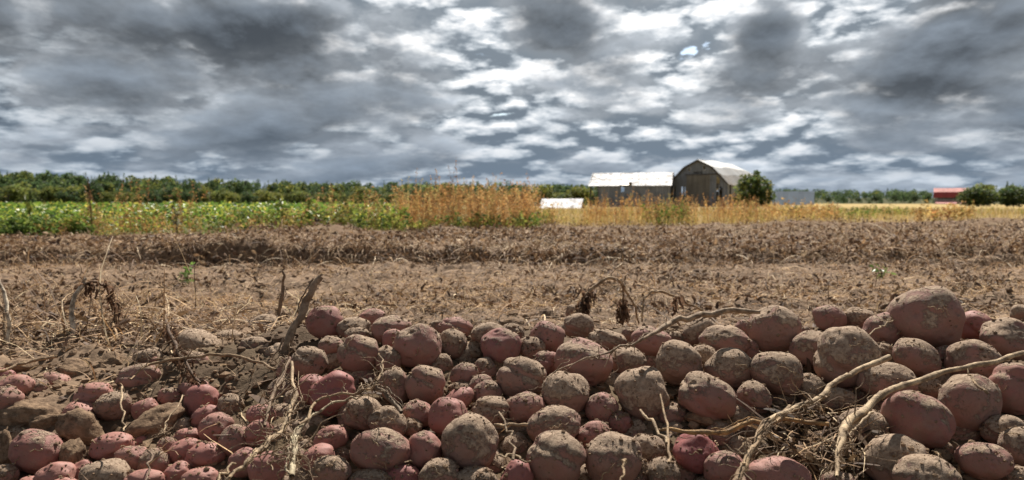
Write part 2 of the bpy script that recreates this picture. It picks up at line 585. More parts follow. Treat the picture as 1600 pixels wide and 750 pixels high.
def ground_z(X, Y, fine=True):
    X = np.atleast_1d(np.asarray(X, float))
    Y = np.atleast_1d(np.asarray(Y, float))
    z = pile_z(X, Y) + far_z(X, Y) + rows_z(X, Y)
    if fine:
        near = 1 - sstep(2.2, 3.2, Y)
        mid = sstep(1.6, 2.6, Y) * (1 - sstep(25, 40, Y))
        p = np.stack([X, Y, X * 0], 1)
        left = (1 - sstep(-.5, -.3, X))
        z = z + near * (0.010 * vnoise(p * 9, 1) + 0.007 * vnoise(p * 23, 2) + 0.0045 * vnoise(p * 55, 3))
        z = z + near * left * sstep(1.15, 1.3, Y) * (0.022 * np.abs(vnoise(p * 7 + 4, 6)) + 0.010 * np.abs(vnoise(p * 17, 7)))
        z = z + mid * (0.014 * vnoise(p * 2.6, 4) + 0.020 * vnoise(p * 6.5, 8) + 0.016 * vnoise(p * 15, 12) + .008 * vnoise(p * 37, 13))
    return z


def build_ground():
    s = 0.009
    xs = list(np.arange(0, 1.25, s))
    st = s
    while xs[-1] < 6000:
        st *= 1.04 if xs[-1] < 14 else 1.13
        xs.append(xs[-1] + st)
    xs = np.array(xs)
    xs = np.concatenate([-xs[:0:-1], xs])
    ys = list(np.arange(.30, 2.6, 0.008))
    st = 0.008
    while ys[-1] < 7000:
        st *= 1.013 if ys[-1] < 20 else 1.06
        ys.append(ys[-1] + (min(st, .013) if 5.0 < ys[-1] < 5.85 else st))
    ys = np.concatenate([[-6000, -300, -30, -4, -.8, 0], ys])
    X, Y = np.meshgrid(xs, ys)
    X, Y = X.ravel(), Y.ravel()
    Z = ground_z(X, Y)
    nx, ny = len(xs), len(ys)
    i = np.arange(nx * ny).reshape(ny, nx)
    Fq = np.stack([i[:-1, :-1], i[:-1, 1:], i[1:, 1:], i[1:, :-1]], -1).reshape(-1, 4)
    # what grows or lies on it: plain soil near, vegetation tints beyond the field edge
    e = edge_y(X)
    t = X / np.maximum(Y, .1)
    a = sstep(-.3, 1.2, Y - e)
    col = np.zeros((len(X), 4))
    green, gold, hay, wood = np.array((.055, .085, .02)), np.array((.27, .19, .075)), np.array((.46, .34, .14)), np.array((.035, .05, .018))
    k = sstep(-0.18, 0.03, t)[:, None]
    c = green * (1 - k) + gold * k
    hk = (sstep(70, 95, Y) * sstep(.27, .34, t))[:, None]
    c = c * (1 - hk) + hay * hk
    wk = sstep(230, 300, Y - 30 * sstep(.25, .33, t))[:, None]
    c = c * (1 - wk) + wood * wk
    col[:, :3] = c
    col[:, 3] = a
    # heap soil painted dark as gap shade, brown leaf mould on the standing rows
    gap_shade = (1 - sstep(1.45, 1.62, Y)) * sstep(-.62, -.40, X / np.maximum(Y, .3)) * (Y > 0) * (1 - a)
    gap_shade = np.maximum(gap_shade, (1 - sstep(1.10, 1.22, Y)) * (Y > 0))
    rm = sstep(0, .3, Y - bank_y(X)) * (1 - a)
    col[:, :3] = np.where((gap_shade > rm)[:, None], np.array((.105, .074, .052)), np.where((rm > a)[:, None], np.array((.165, .105, .066)), col[:, :3]))
    col[:, 3] = np.maximum(a, np.maximum(gap_shade * .85, rm * .8))
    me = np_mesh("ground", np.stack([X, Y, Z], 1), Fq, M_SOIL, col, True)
    tag(link("ground", me), kind='structure')


build_ground()

# ------------------------------------------------------------------ potatoes
NVAR = 26


def ico(sub):
    bm = bmesh.new()
    bmesh.ops.create_icosphere(bm, subdivisions=sub, radius=1.0)
    bm.verts.ensure_lookup_table()
    V = np.array([v.co[:] for v in bm.verts])
    Fq = np.array([[v.index for v in f.verts] for f in bm.faces])
    bm.free()
    return V, Fq


ICO5 = ico(5)
ICO4 = ico(4)
ICO2 = ico(2)
ICO1 = ico(1)


def potato_mesh(k):
    V, Fq = ICO5
    n = V / np.linalg.norm(V, axis=1)[:, None]
    rr = 1 + 0.11 * vnoise(n * 1.25 + k * 7.3, k) + 0.05 * vnoise(n * 2.4 + k * 3.1, k + 50)
    # a little squareness, one flatter side
    rr += 0.03 * (np.abs(n) ** 4).sum(1) * -1 + 0.018
    fl = NR.normal(size=3)
    fl /= np.linalg.norm(fl)
    rr -= 0.10 * np.clip(n @ fl - .45, 0, 1)
    if k % 6 == 0:                                             # a waist between two lobes
        ax = np.array((.35, .25, .9))
        ax /= np.linalg.norm(ax)
        rr -= 0.085 * np.exp(-((n @ ax - .15) / .16) ** 2)
    eyes = np.zeros(len(n))
    for j in range(9):
        e = NR.normal(size=3)
        if j < 4:
            e[1] = -abs(e[1]) - .3
        e /= np.linalg.norm(e)
        d = np.arccos(np.clip(n @ e, -1, 1))
        w = NR.uniform(.055, .10)
        dep = NR.uniform(.035, .075)
        rr -= dep * np.exp(-(d / w) ** 2)
        rr += 0.018 * np.exp(-((d - 1.9 * w) / w) ** 2)
        eyes += np.exp(-(d / (w * .9)) ** 2) * NR.uniform(.3, 1)
    crust = np.clip(vnoise(n * 2.2 + k, k + 9) + .2, 0, 1)
    rr += crust * (0.012 * vnoise(n * 15 + k, k + 3) + 0.008 * vnoise(n * 33 + k, k + 4)) + 0.004 * vnoise(n * 12, k)
    me = np_mesh("potato", n * rr[:, None], Fq, M_POT, None, True)
    at_ = me.attributes.new('eye', 'FLOAT', 'POINT')
    at_.data.foreach_set('value', np.clip(eyes, 0, 1).astype(np.float32))
    return me


POTS = [potato_mesh(k) for k in range(NVAR)]

# photo pixel centre x, y, width, height, tilt (deg, + = right end down), dirt 0..1, red 0..1, mesh (or -1), push back (m), label
PT = [
 (5,592,38,34,0,.25,.8,-1,0,"deep red potato cut by the left edge, half under straw, top of left heap"),
 (23,605,54,38,-10,.35,.25,-1,0,"pink oval potato beside the deep red one at the top left edge"),
 (57,607,38,34,0,.65,.3,-1,0,"dusty front half of the pink pair resting on the broad clod slab, far left"),
 (82,602,54,42,8,.40,.2,-1,0,"pale pink potato behind the dusty one above the broad clod slab, far left"),
 (8,625,52,44,0,.5,.3,-1,0,"pink potato with dirt patch at the left edge beside the big dark clods"),
 (147,618,58,44,-8,.35,.3,-1,0,"smooth pink potato with a shadow stripe right of the broad clod slab"),
 (177,634,56,46,-20,.78,.55,-1,0,"dark dusty potato in shade just right of the smooth striped pink one, left heap"),
 (216,592,64,50,-12,.6,.35,-1,0,"large brownish pink potato at the foot of the dark withered plant"),
 (126,648,50,42,0,.3,.25,-1,.02,"pink potato top peeping out behind the crumbly round clod"),
 (57,705,78,68,12,.50,.75,3,0,"large round potato with rosy front and caked brown top at the far left"),
 (25,683,34,30,0,.9,.3,-1,.02,"dark soil covered potato peeping behind the large rosy one, far left"),
 (174,698,68,44,-12,.12,.35,-1,0,"shiny clean pink oval potato with a dimple at the end of the upright twig"),
 (207,717,54,42,10,.42,.35,-1,0,"pink potato with a tan dirt patch on its right, below the shiny oval"),
 (168,744,78,56,4,.92,.2,-1,0,"tan soil caked oval potato at the bottom edge under the shiny pink oval"),
 (128,739,40,38,-30,.2,.4,-1,.01,"pink potato half hidden behind the tan caked oval at the bottom left"),
 (87,744,58,42,-5,.25,.3,-1,0,"clean pink oval potato at the bottom edge below the large rosy one"),
 (10,742,34,34,0,.7,.6,-1,0,"dark red potato in the bottom left corner"),
 (46,757,42,24,0,.2,.25,-1,0,"pink potato barely rising over the bottom edge near the left corner"),
 (100,759,48,26,0,.3,.25,-1,0,"low pink potato top on the bottom edge in front of the clean pink oval"),
 (226,754,64,42,0,.30,.35,-1,0,"pink potato on the bottom edge below the twig with a knot"),
 (227,640,42,34,-25,.3,.4,-1,0,"pink potato leaning on the left shoulder of the flat grey clod"),
 (265,621,38,30,0,.55,.6,-1,.01,"dull red potato in shade behind the flat grey clod"),
 (300,612,52,40,-8,.45,.4,-1,.01,"pink dusty potato behind the bright red tilted one on the left heap"),
 (314,628,54,52,-45,.18,.62,-1,0,"bright red tilted potato topping the left heap"),
 (361,635,40,40,0,.95,.15,-1,0,"small round brown potato coated in soil at the right end of the left heap"),
 (322,652,46,36,-38,.25,.5,-1,0,"slim tilted red potato wedged between the bright red one and a round pink one"),
 (339,670,54,52,0,.45,.42,-1,0,"round dusty pink potato in the middle of the left heap"),
 (367,688,50,48,-25,.55,.4,-1,0,"dusty rose potato right of the round pink one on the left heap"),
 (409,648,46,32,10,.25,.45,-1,0,"small pink potato by the pale stem, higher of the two beside it"),
 (405,678,46,42,-15,.3,.5,-1,0,"red potato with stem shadows across it, lower of the two beside the pale stem"),
 (287,668,36,32,0,.9,.15,-1,.02,"little brown soil coated potato in shade beside the flat grey clod"),
 (292,684,44,32,-10,.35,.5,-1,.01,"red potato in half shade below the flat grey clod's right edge"),
 (289,706,54,42,-25,.25,.45,-1,0,"clean red oval potato left of the biggest pink oval at the heap's foot"),
 (321,713,60,42,-4,.22,.45,-1,0,"broad smooth pink oval potato at the foot of the left heap"),
 (222,695,32,24,0,.3,.6,-1,.02,"small dark red potato under the front of the flat grey clod"),
 (261,699,34,32,0,.55,.35,-1,.01,"dusty pink potato behind the twig with a knot"),
 (241,722,48,42,5,.60,.35,-1,0,"half dusty pink potato behind the knotted twig near the bottom"),
 (277,743,46,40,-30,.25,.4,-1,0,"tilted pink potato on the bottom edge left of the low pink dome"),
 (313,750,58,40,0,.25,.3,-1,0,"low pink dome of a potato on the bottom edge under the broad smooth oval"),
 (383,723,50,46,-20,.4,.55,-1,0,"shaded red potato beneath the slanting pale stem near the bottom"),
 (420,731,62,52,-10,.28,.5,6,0,"knobbly pink potato right of the pale stem at the bottom"),
 (302,572,52,46,30,.6,.3,-1,0,"brownish pink potato just behind the dark withered plant, middle of the soil bank"),
 (310,540,78,50,10,.95,.1,-1,0,"big brown soil covered potato on the left soil bank"),
 (268,538,32,30,0,.8,.3,-1,.03,"brown pink potato hiding behind the left end of the big brown one on the bank"),
 (232,558,46,28,-8,.97,.1,-1,0,"half buried brown potato left of the dark withered plant"),
 (243,563,13,11,0,.3,.4,-1,-.02,"tiny pink potato lying against the half buried brown one"),
 (319,479,15,14,0,.35,.6,-1,0,"tiny purple red potato alone on the soil beyond the left bank"),
 (361,534,50,36,0,.9,.25,-1,0,"half buried dark brown potato under a straw, right of the big brown one"),
 (345,498,38,20,0,.7,.3,-1,0,"dull pink potato half buried below the pale cut straw"),
 (413,508,50,32,-5,.78,.3,-1,0,"brownish potato left of the thick slanting stick, upper of two"),
 (400,540,48,28,0,.8,.35,-1,0,"dark flat potato left of the thick slanting stick, lower of two"),
 (508,504,61,51,8,.50,.70,-1,0,"round potato with a red front and dusty cap, first right of the thick stick's top"),
 (553,513,54,36,0,.88,.2,-1,0,"brown oval potato tucked right of the round red fronted one on the crest"),
 (581,499,46,32,0,.5,.35,-1,0,"pink potato on the crest behind the brown oval"),
 (558,522,38,22,0,.75,.25,-1,-.02,"small dusty potato lying on the front of the brown oval near the crest"),
 (587,527,26,16,15,.8,.25,-1,0,"tiny brown potato beside the small dusty one near the crest"),
 (610,514,62,42,-6,.62,.4,-1,0,"dusty pink potato on the crest left of the big dented one"),
 (561,552,66,62,6,.66,.45,-1,0,"big dusty round potato with a pink scar on its upper right"),
 (518,543,40,38,0,.62,.4,-1,0,"rusty brown potato in shade between the round red fronted one and the big scarred one"),
 (483,566,54,52,10,.80,.35,-1,0,"brown round potato right against the thick slanting stick"),
 (450,579,34,40,0,.6,.5,-1,.02,"reddish potato hidden behind the stick and its roots"),
 (614,531,36,34,-30,.4,.6,-1,0,"small red potato left of the big dented one"),
 (606,562,44,44,15,.72,.4,-1,0,"dusty red potato with a knobbly top under the big dented one's left side"),
 (488,609,50,50,-20,.30,.65,-1,0,"red potato with a dirt flake on its right shoulder beside the double lobed one"),
 (520,615,72,66,-35,.22,.80,0,0,"bright red double lobed potato with a crease between the lobes"),
 (618,601,46,62,-10,.72,.45,-1,0,"tall upright potato left of the big square shouldered one"),
 (665,600,64,62,4,.68,.35,12,0,"big square shouldered brown potato under the dented one"),
 (653,541,75,68,5,.60,.50,-1,0,"big potato with a round dent on its upper right, on the crest"),
 (707,537,46,46,0,.85,.25,-1,0,"brown round potato right of the big dented one"),
 (712,512,54,34,5,.5,.45,-1,0,"pink potato lying along the crest right of the dented one"),
 (686,509,30,20,0,.75,.3,-1,0,"small brown potato peeping over the dented one's right shoulder"),
 (761,524,56,42,-18,.82,.25,-1,0,"brown potato behind the magenta spotted one on the crest"),
 (782,541,66,55,-8,.50,.85,-1,0,"potato with bright magenta spots on its upper front"),
 (803,519,38,26,20,.8,.25,-1,0,"small brown potato at the upper right of the magenta spotted one"),
 (831,545,44,38,25,.85,.3,-1,0,"brown potato between the magenta spotted one and the conical pink one"),
 (690,571,34,36,20,.82,.3,-1,.02,"brown potato in shade under the big dented one's right side"),
 (725,586,46,38,-25,.62,.5,-1,0,"shaded dusky red potato with a pale straw across it, below the dark crest clod"),
 (757,578,36,38,0,.7,.45,-1,.02,"dusky potato in shade under the magenta spotted one"),
 (720,606,40,20,0,.9,.2,-1,.02,"dark brown potato sliver beneath the shaded dusky red one"),
 (750,603,42,32,-20,.6,.4,-1,.01,"pinkish brown potato behind a sunlit one, left of the large tan potato"),
 (761,615,44,42,-20,.62,.4,-1,0,"half sunlit potato touching the large tan potato's left side"),
 (815,590,80,66,8,.78,.40,-1,0,"large tan brown potato with a roots strand on its right, middle of the pile"),
 (716,626,52,36,-35,.35,.55,-1,0,"tilted red potato with a clear eye, between the square shouldered one and a brown one"),
 (767,641,60,48,-5,.92,.15,-1,0,"brown soil coated potato behind the largest round one"),
 (700,653,61,60,0,.40,.68,-1,0,"round rose red potato with a straw at its right, beside the largest round one"),
 (651,649,50,46,-15,.52,.5,-1,0,"dusky red potato in shade left of the round rose red one"),
 (606,660,62,46,14,.90,.3,-1,0,"smooth brown potato above the broad two toned front one"),
 (644,668,30,28,10,.88,.2,-1,.01,"small brown potato squeezed right of the smooth brown one"),
 (594,705,98,72,4,.58,.62,2,0,"broad oval two toned potato with red lower half at the front centre left"),
 (662,705,58,64,0,.45,.60,-1,0,"potato with bright pink upper right side, left of the largest round one"),
 (734,691,86,90,0,.80,.45,-1,0,"largest round brown potato with one red eye, front centre"),
 (820,637,60,48,-12,.55,.5,-1,0,"dusky red potato with fine root hairs, below the large tan one"),
 (686,741,64,50,-10,.75,.4,-1,0,"shaded brown potato with a sunlit streak at the bottom edge"),
 (740,754,66,46,0,.75,.35,-1,.01,"brown potato on the bottom edge under the largest round one"),
 (761,751,34,30,0,.95,.1,-1,-.02,"small pale dusty potato on the bottom edge in front of a brown one"),
 (807,749,50,58,15,.22,.75,-1,0,"clean red potato at the bottom edge left of the lumpy dark topped one"),
 (630,744,62,36,0,.3,.9,-1,.01,"dark crimson potato low in the shade under the broad two toned one"),
 (569,646,66,54,12,.78,.35,-1,0,"brown potato left of the smooth brown one, over the root tangle"),
 (545,652,36,52,0,.7,.45,-1,.015,"dark side of a potato behind the brown one over the root tangle"),
 (517,685,56,38,-22,.4,.45,-1,0,"pink potato striped with thin stem shadows beside the root tangle"),
 (496,716,54,42,-18,.28,.45,-1,0,"clean pink potato just right of the root tangle near the bottom"),
 (517,738,60,48,12,.75,.35,-1,-.01,"dirt crusted potato at the bottom edge in front of the clean pink one"),
 (533,714,30,32,20,.75,.35,-1,.02,"dim brown potato behind the dirt crusted one near the bottom"),
 (475,701,30,28,0,.75,.35,-1,.02,"dim brown potato deep in the shade right of the root tangle"),
 (466,668,30,26,0,.85,.25,-1,.02,"brown potato glimpsed through the pale stems"),
 (575,752,68,34,0,.75,.4,-1,.01,"dark brown potato on the bottom edge under the broad two toned one"),
 (856,527,56,50,22,.58,.50,13,0,"conical pink brown potato with a bright scar, on the crest"),
 (903,510,51,40,4,.90,.2,-1,0,"smooth brown potato on the crest below the arching withered plant"),
 (895,487,24,22,-50,.9,.2,-1,0,"brown oval potato lying beyond the crest by the arching withered plant"),
 (949,531,60,34,12,.85,.2,12,0,"brown lobed potato behind the big pink shouldered one on the crest"),
 (912,567,88,78,12,.58,.50,-1,0,"big potato with pink shoulders and a root across it, upper centre"),
 (853,567,42,40,0,.52,.7,-1,0,"red bellied potato left of the big pink shouldered one"),
 (982,566,54,52,-10,.82,.45,-1,0,"dirt smeared potato behind the long root right of the big pink shouldered one"),
 (986,524,32,26,0,.7,.35,-1,0,"small pinkish potato on the crest where the long bent stem passes"),
 (1017,534,62,50,10,.55,.5,-1,0,"reddish potato under the long bent stem on the crest"),
 (884,615,77,69,12,.85,.30,-1,0,"brown round potato with a root hanging on its top, pile centre"),
 (865,664,83,60,-10,.72,.45,-1,0,"brown bean shaped potato above the lumpy dark topped one"),
 (870,717,92,86,6,.68,.50,18,0,"lumpy potato with a dark dented top at the front, centre"),
 (957,717,88,84,10,.72,.50,-1,0,"round dusty potato with pink blush and a root on its right, front centre"),
 (927,679,56,40,-12,.45,.45,-1,.01,"rosy potato between the bean shaped one and the round blushing one"),
 (941,640,50,50,0,.55,.55,8,0,"potato with a row of dark eyes, left of the very dirty round one"),
 (969,661,36,36,30,.5,.9,-1,.01,"potato with a magenta patch low in the shade beside the very dirty round one"),
 (1003,614,81,82,0,1.0,.1,-1,0,"very dirty round potato wholly coated in brown soil, centre"),
 (933,618,30,24,0,.9,.3,-1,.03,"dim brown potato in the hollow under the big pink shouldered one"),
 (1003,739,30,40,0,.75,.35,-1,.01,"dim potato behind the right of the round blushing one at the bottom"),
 (1060,568,76,67,22,.90,.2,-1,0,"brown tilted potato with a curly root hair on its front, right of centre"),
 (1098,561,46,50,40,.92,.15,-1,.01,"greyish brown potato peeping between the tilted brown one and the dimpled oval"),
 (1141,576,73,62,10,.80,.35,-1,0,"smooth oval potato with a dimple on top, right of centre"),
 (1093,518,54,42,-30,.9,.2,-1,0,"brown potato under the thick bent stem on the crest"),
 (1131,532,78,46,6,.66,.45,-1,0,"wide pinkish brown potato below the thick bent stem's end"),
 (1056,528,28,22,0,.85,.2,-1,0,"tiny brown potato left of the wide pinkish one on the crest"),
 (1209,516,80,74,10,.70,.50,-1,0,"large round potato with a starry dimple, under the thick stem's right end"),
 (1163,514,30,30,-30,.6,.45,-1,.01,"pinkish potato peeping left of the large starry dimpled one"),
 (1172,548,28,36,0,.6,.65,-1,.01,"dark red potato in shade below the large starry dimpled one"),
 (1214,583,82,68,22,.82,.55,-1,0,"brown oval potato with a reddish belly below the starry dimpled one"),
 (1103,621,94,72,28,.66,.62,-1,0,"big tilted potato with a sunlit dirty corner and pink blotches, right of centre"),
 (1050,648,48,42,0,.68,.5,-1,.02,"dusky potato in shade left of the pink blotched one"),
 (1177,623,54,54,0,.70,.5,-1,.01,"shaded potato with a pale straw tip on it, right of the pink blotched one"),
 (1088,708,73,61,6,.10,1.0,-1,0,"clean magenta potato glowing in the shade beneath the ochre stalk"),
 (1130,733,64,54,-12,.50,.6,-1,0,"dusky pink potato with small eyes, right of the clean magenta one"),
 (1037,738,50,46,0,.92,.2,-1,0,"small brown potato left of the clean magenta one at the bottom"),
 (1012,702,58,46,10,1.0,.1,-1,.01,"crumbly soil crusted potato in shade left of the two crossed straws"),
 (1216,743,100,58,4,.40,.42,-1,0,"broad pink dusty potato at the bottom edge right of the shaggy stem"),
 (1295,498,50,44,0,.58,.55,-1,0,"purplish round potato on the crest, left of a brown one, right side"),
 (1341,498,48,38,0,.92,.15,19,0,"flat topped brown potato on the crest between two purplish ones"),
 (1379,517,58,56,10,.60,.55,-1,0,"purplish potato with a root thread leaning left of the huge top one"),
 (1268,546,68,60,-18,.68,.50,-1,0,"dusky pink potato behind the left side of the big brown globe"),
 (1321,561,100,96,0,.84,.42,-1,0,"big brown globe of a potato with a reddish spot, right side"),
 (1256,521,26,24,0,.6,.5,-1,.01,"small reddish potato behind the starry dimpled one's right side"),
 (1382,551,36,32,20,.78,.4,-1,.01,"small scaly potato right of the big brown globe"),
 (1263,606,50,44,0,.92,.3,-1,.02,"dark potato deep in shade under the brown reddish bellied oval"),
 (1310,626,58,38,0,.92,.3,-1,.02,"dark potato behind the straight cut stem, in the hollow on the right"),
 (1387,597,88,62,10,.80,.40,-1,0,"brown potato with a sandy cap between the two long stems"),
 (1350,667,74,56,0,.90,.3,-1,.01,"dark potato behind the root crown of the long stem"),
 (1397,718,98,78,-12,.85,.50,-1,0,"potato with crumbled tan dirt on its shoulder, bottom right of the root crown"),
 (1446,746,102,66,8,.72,.35,-1,-.01,"pale dusty dome of a potato at the bottom edge, right side"),
 (1433,656,102,86,28,.56,.75,4,0,"big oval potato with sandy top and red front under the long stem"),
 (1516,629,92,90,25,.70,.50,-1,0,"big smooth dusky potato below the long stem, right side"),
 (1537,719,77,58,4,.55,.50,-1,0,"shaded rose potato with one eye near the bottom right"),
 (1568,673,68,48,0,.80,.45,-1,.02,"dark potato in shade at the right between the dusky big one and the edge"),
 (1594,698,56,66,15,.80,.35,-1,0,"brown potato cut by the right edge near the bottom"),
 (1590,607,84,84,10,.50,.52,-1,0,"pinkish violet potato cut by the right edge under the long stem"),
 (1447,497,108,98,4,.66,.52,5,0,"huge potato standing highest on the crest at the right"),
 (1522,511,54,48,14,.42,.70,-1,0,"dark red potato with a pale crack, right of the huge top one"),
 (1575,531,84,62,10,.68,.45,-1,0,"wide dusky potato on the crest at the right edge"),
 (1596,490,34,30,0,.92,.15,-1,0,"small brown potato topmost at the right edge"),
 (1432,559,74,58,22,.70,.60,-1,0,"potato with a small red blotch right beneath the huge top one"),
 (1520,562,80,64,6,.74,.50,-1,0,"dusty capped potato with a purple belly over the long stem"),
 (1475,561,34,44,0,.55,.75,-1,.02,"dark purple potato in the gap under the huge top one"),
 (1491,538,26,24,0,.5,.7,-1,.02,"reddish sliver of a potato behind the huge top one's right foot"),
 (1452,607,38,34,0,.9,.4,-1,.02,"dark potato in shade under the middle of the long stem"),
 (1590,744,46,28,0,.9,.2,-1,0,"dirty potato in the bottom right corner"),
 (1309,750,56,26,0,.6,.3,-1,0,"pale pink potato top on the bottom edge below the root crown"),
]


def place_potatoes():
    n = len(PT)
    ctr = np.zeros((n, 3))
    dirs = np.zeros((n, 3))
    px = np.zeros(n)
    for i, (x, y, w, h, *_r) in enumerate(PT):
        dd = ray(x, y)
        dirs[i] = dd / dd[1]
        px[i] = 0.25 * (w + h) / F
        Ys = np.linspace(.80, 3.6, 1400)
        zr = H + dirs[i][2] * Ys
        zp = pile_z(dirs[i][0] * Ys, Ys) + (1.0 if x > 430 else 0.70 if y > 600 else .5) * px[i] * Ys
        k = np.argmax(zr <= zp)
        ctr[i] = CAM + dirs[i] * (Ys[k] + _r[4])
    for it in range(80):
        for i in range(n):
            for j in range(i + 1, n):
                dv = ctr[j] - ctr[i]
                lim = 0.84 * (px[i] * ctr[i][1] + px[j] * ctr[j][1])
                if abs(dv[0]) > lim:
                    continue
                dist = math.sqrt(dv @ dv)
                if dist < lim:
                    lat2 = dv[0] ** 2 + dv[2] ** 2
                    dyn = math.sqrt(max(lim * lim - lat2, 0)) - abs(dv[1])
                    st = min(.25 * dyn, .004)
                    s = 1 if (dv[1] > 0 or (dv[1] == 0)) else -1
                    ctr[j] += dirs[j] * (s * st * .5)
                    ctr[i] -= dirs[i] * (s * st * .5)
    return ctr, px


def surf_Y0(x, y):
    dd = ray(x, y)
    dd = dd / dd[1]
    Ys = np.linspace(.8, 3, 800)
    return Ys[np.argmax((H + dd[2] * Ys) <= pile_z(dd[0] * Ys, Ys))]


PC, PPX = place_potatoes()
PRAD = PPX * PC[:, 1]
POT_GROUP = "red potatoes heaped along the edge of the field"
flips = [Euler((0, 0, 0)), Euler((0, math.pi, 0)), Euler((math.pi, 0, math.pi))]


def fill_gaps():
    """potatoes deeper in the heap, glimpsed in the gaps between the front ones"""
    got = []
    for y in range(560, 760, 9):
        for x in range(440, 1610, 9):
            if 1180 < x < 1360 and 630 < y < 745:
                continue
            xx, yy = x + R.uniform(-5, 5), y + R.uniform(-5, 5)
            if all(((xx - p[0]) / (p[2] * .5 + 5)) ** 2 + ((yy - p[1]) / (p[3] * .5 + 5)) ** 2 > 1 for p in PT) and all((xx - q_[0]) ** 2 + (yy - q_[1]) ** 2 > 34 ** 2 for q_ in got):
                got.append((xx, yy))
    return got


FILL_LABELS = set()
for (x, y) in fill_gaps():
    s = surf_Y0(x, y)
    o = link("potato", POTS[R.randrange(NVAR)])
    r = R.uniform(21, 27) / F * s
    o.matrix_world = Matrix.Translation(Vector(at(x, y, s + .012))) @ Matrix.Rotation(R.uniform(-.7, .7), 4, 'Y') @ Matrix.Diagonal((r * 1.1, r, r * .92, 1))
    o.color = (R.uniform(.6, .95), R.uniform(.2, .6), R.random(), 1)
    near = sorted(PT, key=lambda p: (p[0] - x) ** 2 + (p[1] - y) ** 2)
    for p in near:
        w_ = p[9].split()
        if "potato" in w_ and 2 < w_.index("potato") < 6:
            nick = " ".join(w_[:w_.index("potato") + 1])
            dx_, dy_ = x - p[0], y - p[1]
            side = ("right of" if dx_ > 0 else "left of") if abs(dx_) > abs(dy_) else ("below" if dy_ > 0 else "above")
            lab_ = "dim potato deep in the gap " + side + " the " + nick
            if lab_ not in FILL_LABELS:
                break
    FILL_LABELS.add(lab_)
    tag(o, lab_, "potato", "potatoes deeper in the heap")
for i, (x, y, w, h, rot, dirt, red, var, back, lab) in enumerate(PT):
    k = var if var >= 0 else (i * 7 + 3) % NVAR
    o = link("potato", POTS[k])
    s = PC[i][1] / F / 0.985
    sxp, szp = w * .5 * s, h * .5 * s
    fl = flips[0] if var >= 0 else R.choice(flips[:2])
    mrot = Matrix.Rotation(math.radians(rot), 4, 'Y')
    sc = Matrix.Diagonal((sxp, (sxp + szp) * .5 * R.uniform(.92, 1.02), szp, 1))
    o.matrix_world = Matrix.Translation(Vector(PC[i])) @ mrot @ sc @ fl.to_matrix().to_4x4()
    o.color = (dirt, red, R.random(), 1)
    tag(o, lab, "potato", POT_GROUP)

# grains of soil sitting on the potatoes
gp_, gs_ = [], []
for o in list(COL.objects):
    if o.name.startswith("potato"):
        dirt_ = o.color[0]
        me = o.data
        n_ = int(20 + 60 * dirt_)
        M_ = np.array(o.matrix_world)
        ii = NR.integers(0, len(me.vertices), n_ * 2)
        P_ = np.array([me.vertices[int(i)].co[:] for i in ii]) @ M_[:3, :3].T + M_[:3, 3]
        k_ = P_[:, 2] > M_[2, 3] + (NR.random(len(P_)) * 1.1 - .45) * np.linalg.norm(M_[:3, 2])
        gp_.append(P_[k_])
GRAINS = np.vstack(gp_)

# ------------------------------------------------------------------ clods
def clod_mesh(k):
    V, Fq = ICO4
    n = V / np.linalg.norm(V, axis=1)[:, None]
    pl = NR.normal(size=(13, 3))
    pl /= np.linalg.norm(pl, axis=1)[:, None]
    dd = NR.uniform(.62, .95, 13)
    r = np.min(np.where((n @ pl.T) > .15, dd / np.maximum(n @ pl.T, .15), 9), axis=1)
    r = np.clip(r, .5, 1.15)
    r = r * (1 + .10 * vnoise(n * 2.2 + k, k)) + .07 * np.abs(vnoise(n * 5 + k, k + 1)) + .045 * vnoise(n * 11 + k, k + 2) + .03 * vnoise(n * 24, k + 3)
    return np_mesh("soil_clod", n * r[:, None], Fq, M_CLOD, None, True)


def surf_Y(x, y, clear, lo=.8, hi=5.0):
    dd = ray(x, y)
    dd = dd / dd[1]
    Ys = np.linspace(lo, hi, 1500)
    ok = (H + dd[2] * Ys) <= pile_z(dd[0] * Ys, Ys) + clear
    return Ys[np.argmax(ok)] if ok.any() else hi


CL = [
 (42,650,92,58,4,0,"big dark broken clod with a flat lit top at the far left"),
 (70,628,104,38,6,.03,"broad flat slab of soil behind the big dark broken clod"),
 (68,662,62,34,-5,0,"rough middle sized clod in front of the big dark broken one"),
 (129,669,86,56,14,0,"crumbly round clod hiding half a pink potato"),
 (118,711,40,48,-20,-.01,"small knobbly crumbling clod below the crumbly round one"),
 (6,706,40,58,0,0,"dark clod cut by the left edge beside the large rosy potato"),
 (246,658,88,58,-24,0,"flat grey smooth faced clod leaning among the left potatoes"),
 (735,551,36,34,0,0,"dark rooty clod on the crest between the brown potato and the magenta spotted one"),
 (773,576,30,26,10,0,"small dark clod tucked under the magenta spotted potato"),
 (1097,653,56,28,6,-.02,"flat lump of soil stuck below the pink blotched potato"),
 (1469,713,36,36,0,0,"round dark clod right of the tan shouldered potato at the bottom right"),
 (1494,724,26,34,0,.01,"small dark clod beside the round one at the bottom right"),
 (120,580,66,34,10,0,"pale rough lump of soil on the left bank above the striped pink potato"),
 (170,570,70,36,-6,.03,"weathered mound of soil in the middle of the left bank"),
 (36,575,60,24,4,0,"low grey lump of soil under the straws at the left"),
 (395,492,40,24,0,.03,"low tan clod behind the brownish potatoes left of the thick stick"),
]
